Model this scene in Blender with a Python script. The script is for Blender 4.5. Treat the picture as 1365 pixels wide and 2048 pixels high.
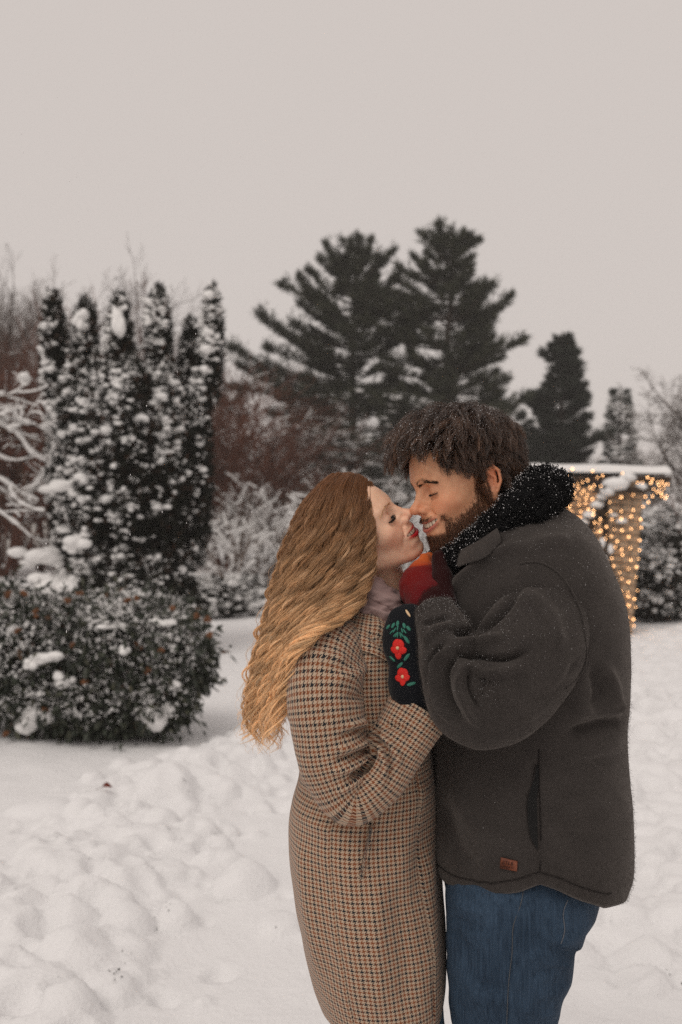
import bpy, math, random
import numpy as np
from mathutils import Vector, Matrix

# ------------------------------------------------------------------ camera, world, sun, exposure
SC = bpy.context.scene
for _o in list(bpy.data.objects):
    bpy.data.objects.remove(_o)
COL = SC.collection
CAM_Z = 1.55
D0 = 1.80                    # distance of the couple from the camera (m)
FPX = 1991.0                 # 35 mm lens on a 36 mm high frame of 2048 px
S0 = D0 / FPX                # metres per photo pixel at the couple

cam_data = bpy.data.cameras.new('camera')
cam_data.sensor_fit = 'VERTICAL'
cam_data.sensor_height = 36.0
cam_data.sensor_width = 24.0
cam_data.lens = 35.0
cam_data.clip_start = 0.05
cam_data.clip_end = 2000.0
cam_data.dof.use_dof = True
cam_data.dof.focus_distance = 1.66
cam_data.dof.aperture_fstop = 4.0
cam = bpy.data.objects.new('camera', cam_data)
cam.location = (0, 0, CAM_Z)
cam.rotation_euler = (math.radians(90), 0, 0)
COL.objects.link(cam)
SC.camera = cam

SUN_EL, SUN_AZ = math.radians(52), math.radians(215)   # soft light from high, behind the camera and to the left
world = bpy.data.worlds.new('World')
SC.world = world
world.use_nodes = True
wn = world.node_tree
wn.nodes.clear()
w_out = wn.nodes.new('ShaderNodeOutputWorld')
w_bg = wn.nodes.new('ShaderNodeBackground')
w_sky = wn.nodes.new('ShaderNodeTexSky')
w_sky.sky_type = 'NISHITA'
w_sky.sun_disc = False
w_sky.sun_elevation = SUN_EL
w_sky.sun_rotation = SUN_AZ
w_sky.dust_density = 4.0
w_mul = wn.nodes.new('ShaderNodeMix'); w_mul.data_type = 'RGBA'
w_mul.inputs['Factor'].default_value = 0.97
w_mul.inputs['B'].default_value = (6.40, 5.80, 5.44, 1)      # even snow cloud, closed from rim to zenith
wn.links.new(w_sky.outputs[0], w_mul.inputs['A'])
wn.links.new(w_mul.outputs['Result'], w_bg.inputs['Color'])
w_bg.inputs['Strength'].default_value = 0.1
wn.links.new(w_bg.outputs[0], w_out.inputs[0])

sun_d = bpy.data.lights.new('sun', 'SUN')
sun_d.energy = 1.05
sun_d.angle = math.radians(35)
sun_d.color = (1.0, 0.94, 0.87)
sun = bpy.data.objects.new('sun', sun_d)
sd = Vector((math.sin(SUN_AZ) * math.cos(SUN_EL), math.cos(SUN_AZ) * math.cos(SUN_EL), math.sin(SUN_EL)))
sun.rotation_euler = (-sd).to_track_quat('-Z', 'Y').to_euler()
sun.location = sd * 30
COL.objects.link(sun)

SC.view_settings.view_transform = 'Standard'
SC.view_settings.look = 'None'
SC.view_settings.exposure = 0.0
SC.view_settings.gamma = 1.0
SC.view_settings.use_curve_mapping = False
SC.render.engine = 'CYCLES'
SC.cycles.use_denoising = False
SC.cycles.max_bounces = 8
SC.cycles.diffuse_bounces = 3
SC.cycles.glossy_bounces = 2
SC.cycles.transmission_bounces = 3
SC.cycles.transparent_max_bounces = 8
SC.cycles.volume_bounces = 1
SC.cycles.caustics_reflective = False
SC.cycles.caustics_refractive = False

# ------------------------------------------------------------------ helpers
RNG = np.random.default_rng(11)
A = np.array


def W(px, py, v=0.0):
    """photo pixel + depth offset v (photo pixels at the couple, + is away) -> world point(s)"""
    px, py, v = np.asarray(px, float), np.asarray(py, float), np.asarray(v, float)
    d = D0 + v * S0
    x = (px - 682.5) * d / FPX
    z = CAM_Z - (py - 1024.0) * d / FPX
    return np.stack(np.broadcast_arrays(x, d, z), -1)


def WD(px, py, d):
    """photo pixel at distance d metres -> world point(s)"""
    px, py, d = np.asarray(px, float), np.asarray(py, float), np.asarray(d, float)
    return np.stack(np.broadcast_arrays((px - 682.5) * d / FPX, d, CAM_Z - (py - 1024.0) * d / FPX), -1)


def PX(P):
    """world points -> photo pixels"""
    return np.stack([682.5 + P[..., 0] / P[..., 1] * FPX, 1024.0 - (P[..., 2] - CAM_Z) / P[..., 1] * FPX], -1)


def tag(o, label=None, cat=None, group=None, kind=None):
    if label: o['label'] = label
    if cat: o['category'] = cat
    if group: o['group'] = group
    if kind: o['kind'] = kind
    return o


def empty(name, loc, parent=None):
    o = bpy.data.objects.new(name, None)
    o.location = loc
    o.empty_display_size = 0.1
    COL.objects.link(o)
    if parent: set_parent(o, parent)
    return o


def set_parent(o, p):
    """parent without moving: all builders work in world coordinates"""
    o.parent = p
    m = Matrix.Identity(4)
    q = p
    chain = []
    while q:
        chain.append(q); q = q.parent
    for q in reversed(chain):
        m = m @ q.matrix_parent_inverse @ q.matrix_basis
    o.matrix_parent_inverse = m.inverted()


def mesh_obj(name, V, F, mat, parent=None, uv=None, attrs=None, smooth=True, loop_uv=None):
    """V (n,3); F (m,3) or (m,4) int array or list of both; attrs {name: (n,) or (n,3)}"""
    me = bpy.data.meshes.new(name)
    V = np.asarray(V, np.float32)
    Fs = F if isinstance(F, list) else [F]
    Fs = [np.asarray(f, np.int32) for f in Fs if len(f)]
    me.vertices.add(len(V))
    me.vertices.foreach_set('co', V.ravel())
    idx = np.concatenate([f.ravel() for f in Fs])
    cnt = np.concatenate([np.full(len(f), f.shape[1], np.int32) for f in Fs])
    me.loops.add(len(idx))
    me.loops.foreach_set('vertex_index', idx)
    me.polygons.add(len(cnt))
    st = np.zeros(len(cnt), np.int32); st[1:] = np.cumsum(cnt)[:-1]
    me.polygons.foreach_set('loop_start', st)
    me.polygons.foreach_set('loop_total', cnt)
    me.update(calc_edges=True)
    me.validate(clean_customdata=False)
    if smooth:
        me.polygons.foreach_set('use_smooth', np.ones(len(me.polygons), bool))
    if uv is not None or loop_uv is not None:
        ul = me.uv_layers.new(name='UVMap')
        li = np.zeros(len(me.loops), np.int32); me.loops.foreach_get('vertex_index', li)
        ul.data.foreach_set('uv', np.asarray(loop_uv if loop_uv is not None else np.asarray(uv)[li], np.float32).ravel())
    for k, a in (attrs or {}).items():
        a = np.asarray(a, np.float32)
        if a.ndim == 1:
            at = me.attributes.new(k, 'FLOAT', 'POINT'); at.data.foreach_set('value', a)
        else:
            at = me.attributes.new(k, 'FLOAT_VECTOR', 'POINT'); at.data.foreach_set('vector', a.ravel())
    if mat: me.materials.append(mat)
    o = bpy.data.objects.new(name, me)
    COL.objects.link(o)
    if parent: set_parent(o, parent)
    return o


def inst(src, name, loc=None, parent=None, rot=None, scale=None):
    o = bpy.data.objects.new(name, src.data)
    if loc is not None: o.location = loc
    if rot is not None: o.rotation_euler = rot
    if scale is not None: o.scale = scale if hasattr(scale, '__len__') else (scale,) * 3
    COL.objects.link(o)
    if parent: set_parent(o, parent)
    return o


class MB:
    """collects vertices and faces for one mesh"""
    def __init__(self):
        self.V, self.F3, self.F4, self.n, self.at = [], [], [], 0, []

    def add(self, V, F, a=None):
        V = np.asarray(V, float).reshape(-1, 3); F = np.asarray(F, int)
        if len(V) == 0: return
        self.V.append(V)
        (self.F3 if F.shape[1] == 3 else self.F4).append(F + self.n)
        self.at.append(np.zeros(len(V)) if a is None else np.broadcast_to(np.asarray(a, float), (len(V),)))
        self.n += len(V)

    def build(self, name, mat, parent=None, smooth=True):
        F = []
        if self.F3: F.append(np.concatenate(self.F3))
        if self.F4: F.append(np.concatenate(self.F4))
        return mesh_obj(name, np.concatenate(self.V), F, mat, parent, smooth=smooth, attrs={'var': np.concatenate(self.at)})


def unit(v):
    v = np.asarray(v, float)
    return v / np.maximum(np.linalg.norm(v, axis=-1, keepdims=True), 1e-9)


def catmull(P, n):
    """resample control rows P (k, c) to n rows, Catmull-Rom, uniform in control parameter"""
    P = np.asarray(P, float)
    k = len(P)
    t = np.linspace(0, k - 1, n)
    i = np.clip(np.floor(t).astype(int), 0, k - 2)
    f = (t - i)[:, None]
    p0 = P[np.maximum(i - 1, 0)]; p1 = P[i]; p2 = P[i + 1]; p3 = P[np.minimum(i + 2, k - 1)]
    return 0.5 * ((2 * p1) + (-p0 + p2) * f + (2 * p0 - 5 * p1 + 4 * p2 - p3) * f ** 2 + (-p0 + 3 * p1 - 3 * p2 + p3) * f ** 3)


def frames(C, ref):
    """parallel transport frames along C starting from ref"""
    T = unit(np.gradient(C, axis=0))
    N = np.zeros_like(C)
    n = ref - T[0] * np.dot(ref, T[0]); n = n / np.linalg.norm(n)
    for i in range(len(C)):
        n = n - T[i] * np.dot(n, T[i]); n = n / np.linalg.norm(n)
        N[i] = n
    return T, N, np.cross(T, N)


def grid_faces(nr, nc, wrap=True):
    """quads for a (nr rows x nc cols) grid"""
    r = np.arange(nr - 1)[:, None]; c = np.arange(nc if wrap else nc - 1)[None]
    c2 = (c + 1) % nc
    a = r * nc + c; b = r * nc + c2; d = (r + 1) * nc + c; e = (r + 1) * nc + c2
    return np.stack([a, b, e, d], -1).reshape(-1, 4)


def tube(C, R, k=6, ref=(0.3, 0.1, 1.0), cap=True):
    C = np.asarray(C, float); R = np.broadcast_to(np.asarray(R, float), (len(C),))
    T, N, B = frames(C, np.asarray(ref, float) + 1e-4)
    th = np.arange(k) / k * 2 * np.pi
    V = C[:, None] + R[:, None, None] * (np.cos(th)[None, :, None] * N[:, None] + np.sin(th)[None, :, None] * B[:, None])
    return V.reshape(-1, 3), grid_faces(len(C), k)


def box(c, s, R=None):
    """box with centre c and half sizes s"""
    V = A([[x, y, z] for x in (-1, 1) for y in (-1, 1) for z in (-1, 1)], float) * np.asarray(s)
    if R is not None: V = V @ np.asarray(R).T
    F = A([[0, 1, 3, 2], [4, 6, 7, 5], [0, 4, 5, 1], [2, 3, 7, 6], [0, 2, 6, 4], [1, 5, 7, 3]])
    return V + np.asarray(c), F


def bevel_box(c, s, b, R=None):
    """box with chamfered edges (24 vertices), quads and triangles returned as two face arrays"""
    import itertools
    s = np.asarray(s, float)
    V, key = [], {}
    for sg in itertools.product((-1, 1), repeat=3):
        for ax in range(3):
            p = A([sg[i] * (s[i] if i == ax else s[i] - b) for i in range(3)])
            key[(sg, ax)] = len(V); V.append(p)
    F4, F3 = [], []
    for ax in range(3):
        o = [i for i in range(3) if i != ax]
        for d in (-1, 1):
            q = []
            for a_, b_ in ((-1, -1), (1, -1), (1, 1), (-1, 1)):
                sg = [0, 0, 0]; sg[ax] = d; sg[o[0]] = a_; sg[o[1]] = b_
                q.append(key[(tuple(sg), ax)])
            F4.append(q)
        for a_ in (-1, 1):
            for b_ in (-1, 1):
                def g(e, face):
                    sg = [0, 0, 0]; sg[ax] = e; sg[o[0]] = a_; sg[o[1]] = b_
                    return key[(tuple(sg), face)]
                F4.append([g(-1, o[0]), g(1, o[0]), g(1, o[1]), g(-1, o[1])])
    for sg in itertools.product((-1, 1), repeat=3):
        F3.append([key[(sg, 0)], key[(sg, 1)], key[(sg, 2)]])
    V = A(V)
    if R is not None: V = V @ np.asarray(R).T
    return V + np.asarray(c), A(F4), A(F3)


def icosphere(sub=1):
    t = (1 + 5 ** .5) / 2
    V = unit(A([[-1, t, 0], [1, t, 0], [-1, -t, 0], [1, -t, 0], [0, -1, t], [0, 1, t], [0, -1, -t], [0, 1, -t], [t, 0, -1], [t, 0, 1], [-t, 0, -1], [-t, 0, 1]]))
    F = A([[0, 11, 5], [0, 5, 1], [0, 1, 7], [0, 7, 10], [0, 10, 11], [1, 5, 9], [5, 11, 4], [11, 10, 2], [10, 7, 6], [7, 1, 8],
           [3, 9, 4], [3, 4, 2], [3, 2, 6], [3, 6, 8], [3, 8, 9], [4, 9, 5], [2, 4, 11], [6, 2, 10], [8, 6, 7], [9, 8, 1]])
    for _ in range(sub):
        cache, V2, F2 = {}, list(V), []
        def mid(a, b):
            k = (min(a, b), max(a, b))
            if k not in cache:
                m = V2[a] + V2[b]; V2.append(m / np.linalg.norm(m)); cache[k] = len(V2) - 1
            return cache[k]
        for a, b, c in F:
            ab, bc, ca = mid(a, b), mid(b, c), mid(c, a)
            F2 += [[a, ab, ca], [b, bc, ab], [c, ca, bc], [ab, bc, ca]]
        V, F = A(V2), A(F2)
    return V, F


ICO0, ICO1, ICO2 = icosphere(0), icosphere(1), icosphere(2)


def scatter(VF, C, R, rng, squash=(1, 1, 1), lump=0.25):
    """many lumpy copies of VF at centres C with radii R (n,) -> V, F"""
    V, F = VF
    n = len(C)
    if n == 0: return np.zeros((0, 3)), np.zeros((0, 3), int)
    ang = rng.uniform(0, 2 * np.pi, n)
    ca, sa = np.cos(ang), np.sin(ang)
    L = 1 + lump * rng.standard_normal((n, len(V)))
    P = V[None] * L[..., None]
    X = P[..., 0] * ca[:, None] - P[..., 1] * sa[:, None]
    Y = P[..., 0] * sa[:, None] + P[..., 1] * ca[:, None]
    P = np.stack([X, Y, P[..., 2]], -1) * np.asarray(squash) * np.asarray(R).reshape(n, -1)[:, None, :]
    P = P + np.asarray(C)[:, None]
    FF = F[None] + (np.arange(n) * len(V))[:, None, None]
    return P.reshape(-1, 3), FF.reshape(-1, F.shape[1])


# ---- value noise
_H = np.random.default_rng(5).random(8192).astype(np.float32)


def _hash(i, j, k=0):
    return _H[(i * 73856093 ^ j * 19349663 ^ k * 83492791) & 8191]


def vnoise2(x, y, seed=0):
    xi, yi = np.floor(x).astype(np.int64), np.floor(y).astype(np.int64)
    fx, fy = x - xi, y - yi
    fx, fy = fx * fx * (3 - 2 * fx), fy * fy * (3 - 2 * fy)
    a, b = _hash(xi, yi, seed), _hash(xi + 1, yi, seed)
    c, d = _hash(xi, yi + 1, seed), _hash(xi + 1, yi + 1, seed)
    return (a + (b - a) * fx) * (1 - fy) + (c + (d - c) * fx) * fy


def fbm2(x, y, o=4, seed=0):
    s, amp, tot = 0, 1, 0
    for i in range(o):
        s = s + amp * vnoise2(x * 2 ** i + 17.3 * i, y * 2 ** i - 9.1 * i, seed + i); tot += amp; amp *= .5
    return s / tot * 2 - 1


def vnoise3(P, seed=0):
    I = np.floor(P).astype(np.int64); f = P - I; f = f * f * (3 - 2 * f)
    x, y, z = I[..., 0], I[..., 1], I[..., 2] + seed * 57
    fx, fy, fz = f[..., 0], f[..., 1], f[..., 2]
    def L(zz):
        a, b = _hash(x, y, zz), _hash(x + 1, y, zz)
        c, d = _hash(x, y + 1, zz), _hash(x + 1, y + 1, zz)
        return (a + (b - a) * fx) * (1 - fy) + (c + (d - c) * fx) * fy
    return (L(z) * (1 - fz) + L(z + 1) * fz) * 2 - 1


# ------------------------------------------------------------------ materials
def new_mat(name):
    m = bpy.data.materials.new(name); m.use_nodes = True
    nt = m.node_tree
    b = nt.nodes['Principled BSDF']
    return m, nt, b


def nd(nt, t, **kw):
    n = nt.nodes.new(t)
    for k, v in kw.items():
        if k in n.inputs: n.inputs[k].default_value = v
        else: setattr(n, k, v)
    return n


def mth(nt, op, a, b=None, c=None):
    n = nt.nodes.new('ShaderNodeMath'); n.operation = op
    for i, v in enumerate((a, b, c)):
        if v is None: continue
        if isinstance(v, (int, float)): n.inputs[i].default_value = v
        else: nt.links.new(v, n.inputs[i])
    return n.outputs[0]


def mixc(nt, f, a, b):
    n = nt.nodes.new('ShaderNodeMix'); n.data_type = 'RGBA'
    for key, v in (('Factor', f), ('A', a), ('B', b)):
        if isinstance(v, (int, float)): n.inputs[key].default_value = v
        elif isinstance(v, tuple): n.inputs[key].default_value = v if len(v) == 4 else v + (1,)
        else: nt.links.new(v, n.inputs[key])
    return n.outputs['Result']


def ramp(nt, f, stops):
    n = nt.nodes.new('ShaderNodeValToRGB')
    e = n.color_ramp.elements
    while len(e) < len(stops): e.new(0.5)
    for i, (p, c) in enumerate(stops):
        e[i].position = p; e[i].color = c if len(c) == 4 else tuple(c) + (1,)
    nt.links.new(f, n.inputs[0])
    return n.outputs[0]


def attr(nt, name):
    n = nt.nodes.new('ShaderNodeAttribute'); n.attribute_name = name
    return n


def noise(nt, scale, detail=3, rough=0.55, vec=None):
    n = nt.nodes.new('ShaderNodeTexNoise')
    n.inputs['Scale'].default_value = scale; n.inputs['Detail'].default_value = detail; n.inputs['Roughness'].default_value = rough
    if vec is not None: nt.links.new(vec, n.inputs['Vector'])
    return n.outputs[0]


def geo_pos(nt):
    return nt.nodes.new('ShaderNodeNewGeometry').outputs['Position']


def bump(nt, b, h, strength, dist):
    n = nt.nodes.new('ShaderNodeBump')
    n.inputs['Strength'].default_value = strength; n.inputs['Distance'].default_value = dist
    nt.links.new(h, n.inputs['Height']); nt.links.new(n.outputs[0], b.inputs['Normal'])
    return n


def simple_mat(name, c1, c2=None, scale=20.0, rough=0.8, bump_s=0.0, bump_d=0.002, detail=4, spec=0.3):
    m, nt, b = new_mat(name)
    b.inputs['Roughness'].default_value = rough
    b.inputs['Specular IOR Level'].default_value = spec
    n = noise(nt, scale, detail, vec=geo_pos(nt))
    if c2 is None: b.inputs['Base Color'].default_value = tuple(c1) + (1,)
    else: nt.links.new(ramp(nt, n, [(0.32, c1), (0.68, c2)]), b.inputs['Base Color'])
    if bump_s: bump(nt, b, n, bump_s, bump_d)
    return m


def var_mat(name, stops, rough=0.7, spec=0.2, sheen=0.0):
    """colour by the per-vertex 'var' attribute (one value for each leaf, twig, clump)"""
    m, nt, b = new_mat(name)
    b.inputs['Roughness'].default_value = rough
    b.inputs['Specular IOR Level'].default_value = spec
    nt.links.new(ramp(nt, attr(nt, 'var').outputs['Fac'], stops), b.inputs['Base Color'])
    return m
# ------------------------------------------------------------------ implicit surfaces for the heads and hands
def smin(a, b, k):
    h = np.maximum(k - np.abs(a - b), 0) / k
    return np.minimum(a, b) - h * h * k * 0.25


def smax(a, b, k):
    return -smin(-a, -b, k)


def s_ell(P, c, r, R=None):
    q = P - np.asarray(c, np.float32)
    if R is not None: q = q @ np.asarray(R, np.float32)
    r = np.asarray(r, np.float32)
    k0 = np.linalg.norm(q / r, axis=-1); k1 = np.linalg.norm(q / (r * r), axis=-1)
    return k0 * (k0 - 1) / np.maximum(k1, 1e-6)


def s_cap(P, a, b, ra, rb):
    a, b = np.asarray(a, np.float32), np.asarray(b, np.float32)
    ba = b - a
    t = np.clip(((P - a) @ ba) / max(float(ba @ ba), 1e-6), 0, 1)
    return np.linalg.norm(P - a - t[..., None] * ba, axis=-1) - (ra + (rb - ra) * t)


def s_chain(P, pts, rs, k=None):
    d = None
    for i in range(len(pts) - 1):
        e = s_cap(P, pts[i], pts[i + 1], rs[i], rs[i + 1])
        d = e if d is None else (np.minimum(d, e) if not k else smin(d, e, k))
    return d


def surface_nets(F, org, h):
    """isosurface of F at 0 -> vertices, quads"""
    s = F < 0
    nx, ny, nz = F.shape
    cnt = np.zeros((nx - 1, ny - 1, nz - 1), np.float32)
    acc = np.zeros((nx - 1, ny - 1, nz - 1, 3), np.float32)
    offs = [(0, 0, 0), (1, 0, 0), (0, 1, 0), (0, 0, 1), (1, 1, 0), (1, 0, 1), (0, 1, 1), (1, 1, 1)]
    def sl(M, o): return M[o[0]:nx - 1 + o[0], o[1]:ny - 1 + o[1], o[2]:nz - 1 + o[2]]
    for a in offs:
        for ax in range(3):
            if a[ax]: continue
            b = list(a); b[ax] = 1; b = tuple(b)
            sa, sb = sl(s, a), sl(s, b)
            m = sa != sb
            fa, fb = sl(F, a)[m], sl(F, b)[m]
            t = fa / (fa - fb)
            p = np.tile(np.asarray(a, np.float32), (len(t), 1)); p[:, ax] += t
            cnt[m] += 1; acc[m] += p
    act = cnt > 0
    idx = -np.ones(cnt.shape, np.int64); idx[act] = np.arange(act.sum())
    base = np.argwhere(act)
    V = (base + acc[act] / cnt[act][:, None]) * h + np.asarray(org)
    Q = []
    for ax in range(3):
        u, w = (ax + 1) % 3, (ax + 2) % 3
        sa = np.take(s, range(0, s.shape[ax] - 1), ax); sb = np.take(s, range(1, s.shape[ax]), ax)
        e = np.argwhere(sa != sb)
        e = e[(e[:, u] > 0) & (e[:, w] > 0) & (e[:, u] < F.shape[u] - 1) & (e[:, w] < F.shape[w] - 1)]
        flip = sa[tuple(e.T)]
        def g(du, dw):
            q = e.copy(); q[:, u] -= du; q[:, w] -= dw
            return idx[tuple(q.T)]
        q = np.stack([g(1, 1), g(0, 1), g(0, 0), g(1, 0)], -1)
        q[~flip] = q[~flip][:, ::-1]
        Q.append(q)
    return V, np.concatenate(Q)


def grid_eval(fn, lo, hi, h, b=5):
    """isosurface of fn: coarse blocks first, then only the blocks near the surface at spacing h"""
    lo = np.asarray(lo, float)
    nb = [int(math.ceil((hi[i] - lo[i]) / (h * b))) for i in range(3)]
    cax = [lo[i] + (np.arange(nb[i]) + 0.5) * h * b - 0.5 * h for i in range(3)]
    C = np.stack(np.meshgrid(*cax, indexing='ij'), -1).astype(np.float32)
    dc = fn(C.reshape(-1, 1, 3)).reshape(nb)
    F = np.repeat(np.repeat(np.repeat(dc, b, 0), b, 1), b, 2).astype(np.float32)
    act = np.argwhere(np.abs(dc) < h * b * 1.35)
    o = np.stack(np.meshgrid(*([np.arange(b)] * 3), indexing='ij'), -1).reshape(1, -1, 3)
    I = act[:, None] * b + o
    P = (lo + I * h).astype(np.float32)
    F[I[..., 0], I[..., 1], I[..., 2]] = fn(P)
    return surface_nets(F, lo, h)


def vert_normals(V, Q):
    n = np.cross(V[Q[:, 2]] - V[Q[:, 0]], V[Q[:, 3 if Q.shape[1] == 4 else 1]] - V[Q[:, 1 if Q.shape[1] == 4 else 0]])
    out = np.zeros_like(V)
    for i in range(Q.shape[1]): np.add.at(out, Q[:, i], n)
    return unit(out)
# ------------------------------------------------------------------ heads (canonical frame in mm: x to the face, y to the person's left, z up, origin between the ears)
def mouth_curve(s, hp):
    w = hp['mouth_w']
    return np.stack([hp['mouth_x'] - 17 * s * s, w * s, -57.0 + hp['smile'] * s * s], -1)


def head_sdf(P, hp):
    P = P.astype(np.float32)
    M = P.copy(); M[..., 1] = np.abs(M[..., 1])          # mirrored half
    jw, masc = hp['jaw'], hp['masc']
    cr = hp.get('cran', 1.0)
    d = s_ell(P, (-4 + 40 * (1 - cr), 0, 38 - 25 * (1 - cr)), (97 * cr, 76 * cr, 86 * cr))
    d = smin(d, s_ell(P, (36, 0, 20 - 40 * (1 - cr)), (59, 60, 76 * cr)), 22)                     # brow and upper face
    d = smin(d, s_ell(P, (34, 0, -42), (52, 50 * jw, 52)), 26)               # lower face
    d = smin(d, s_cap(M, (6, 50 * jw, -52), (62, 20, -88), 17, 14), 24)      # jaw line
    d = smin(d, s_ell(P, (74, 0, -91), (19, 20, 16.5)), 18)                    # chin
    d = smin(d, s_ell(M, (57, 40, -20), (25, 20, 19)), 20)                   # cheekbones
    d = smin(d, s_ell(M, (68, 30, -36), (18, 15, 16)), 14)                   # smiling cheeks
    d = smin(d, s_cap(M, (85, 8, 25), (72, 40, 27), 9 + masc, 8 + masc), 12)  # brow ridge
    d = smin(d, s_ell(P, (69, 0, -55), (28, 33, 27)), 16)                    # muzzle
    d = smin(d, s_ell(P, (80, 0, -42), (19, 24, 13)), 10)                    # upper lip
    d = smin(d, s_ell(P, (78, 0, -71), (18, 26, 10)), 10)                    # below the lower lip
    d = smin(d, s_ell(M, (85, 7, -14), (13, 11, 18)), 9)                     # sides of the nose
    d = smax(d, -s_ell(M, (99, 33, 2), (18, 20, 13)), 12)                    # sockets
    d = smax(d, -s_ell(M, (92, 17, 4), (10, 8, 12)), 9)
    ball = np.linalg.norm(M - A([71.5, 31.5, 2.0], np.float32), axis=-1) - 15.2
    d = smin(d, ball, 3.5)
    # upper lid fold and lash crease
    ez = lambda y: 4 - 3.0 + 0.012 * (y - 31) ** 2
    ang = np.linspace(-1, 1, 9)
    lid = [(71.5 + 14.6 * math.cos(a * .95), 31.5 + 15.8 * math.sin(a * .95), -1.0 - 3.6 * math.cos(a * 1.2)) for a in ang]
    d = smax(d, -s_chain(M, lid, [0.5] + [0.9] * 7 + [0.5]), 1.4)
    fold = [(71.5 + 14.4 * math.cos(a * .95), 31.5 + 16 * math.sin(a * .95), 8.0 + 2.0 * math.cos(a * 1.2)) for a in ang]
    d = smax(d, -s_chain(M, fold, [0.5] + [1.0] * 7 + [0.5]), 2.2)
    under = [(71.5 + 14.5 * math.cos(a * .9), 31.5 + 16 * math.sin(a * .9), -9.5 - 2.0 * math.cos(a * 1.2)) for a in ang]
    d = smax(d, -s_chain(M, under, [0.3] + [0.7] * 7 + [0.3]), 2.6)
    # nose
    nl = hp['nose']
    d = smin(d, s_chain(P, [(84, 0, 20), (93, 0, 4), (102, 0, -11), (108 + nl, 0, -22)], [8.0, 6.2, 6.8, 8.2]), 9)
    d = smin(d, s_ell(P, (107.5 + nl, 0, -23.5), (10, 9.8, 8.8)), 5)
    d = smin(d, s_ell(M, (96.5, 11.0, -28), (10.5, 6.8, 7.5)), 4.5)            # alae
    d = smin(d, s_ell(P, (94, 0, -31), (12, 6, 7)), 5)
    d = smax(d, -s_cap(M, (102, 6, -34), (96, 6.5, -25), 3.2, 2.2), 2)       # nostrils
    d = smax(d, -s_cap(M, (97, 18.5, -27), (90, 19, -33), 1.2, 0.8), 3.5)         # alar crease
    # smile folds
    d = smax(d, -s_chain(M, [(92, 21, -32), (86, 29, -42), (79, 36.5, -54), (73, 37, -64)], [0.8, 1.6, 1.8, 0.8]), 7)
    d = smax(d, -s_cap(P, (103, 0, -40), (101, 0, -47), 1.6, 2.0), 4)         # philtrum
    # lips and mouth opening
    s = np.linspace(-1, 1, 15)
    C = mouth_curve(s, hp)
    gap = hp['gap'] * np.sqrt(np.maximum(1 - s * s, 0)) * 0.5
    up = C + np.stack([0 * s + 0.4, 0 * s, gap + 1.6], -1)
    lo = C + np.stack([-1.0 + 0 * s, 0 * s, -gap - 2.6], -1)
    ru = hp['lip_u'] * (0.35 + 0.65 * (1 - s * s) ** .6)
    rl = hp['lip_l'] * (0.30 + 0.70 * (1 - s * s) ** .6)
    d_up, d_lo = s_chain(P, up, ru), s_chain(P, lo, rl)
    d = smin(d, d_up, 5.0)
    d = smin(d, d_lo, 5.5)
    cut = C + A([-3.5, 0, 0])
    d = smax(d, -s_chain(P * A([0.45, 1, 1], np.float32), cut * A([0.45, 1, 1]), np.maximum(gap, 0.6) * 0.97), 1.4)
    d = smax(d, -s_cap(P, (100, 0, -77), (98, 0, -79), 3, 3), 8)             # fold above the chin
    # ears
    E_ = M + A([0, 0, 5.0], np.float32)
    e = s_ell(E_, (-10, 77, -2), (15, 5.5, 28), R=np.array(Matrix.Rotation(math.radians(-14), 3, 'Y') @ Matrix.Rotation(math.radians(20), 3, 'Z')))
    e = smax(e, -s_ell(E_, (-7, 82.5, 0), (9.5, 6, 19), R=np.array(Matrix.Rotation(math.radians(-14), 3, 'Y'))), 3)
    e = smin(e, s_chain(E_, [(-4, 79, 22), (-16, 82, 25), (-26, 83, 14), (-25, 83, -4), (-16, 80, -20)], [3, 3.2, 3.2, 3, 3]), 3)  # helix
    e = smin(e, s_chain(E_, [(-9, 80, 12), (-17, 81, 4), (-15, 80, -12)], [2, 2.6, 2]), 3)   # antihelix
    e = smin(e, s_ell(E_, (-8, 77, -27), (8, 5, 9)), 5)                       # lobe
    e = smin(e, s_ell(E_, (3, 75, -6), (5, 5, 7)), 4)                         # tragus
    d = smin(d, e, 5)
    # neck
    nk = hp['neck']
    d = smin(d, s_chain(P, [(-22, 0, -20), nk[0], nk[1]], [56, hp['neck_r'], hp['neck_r'] + 6]), 24)
    return d, d_up, d_lo, ball


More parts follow.
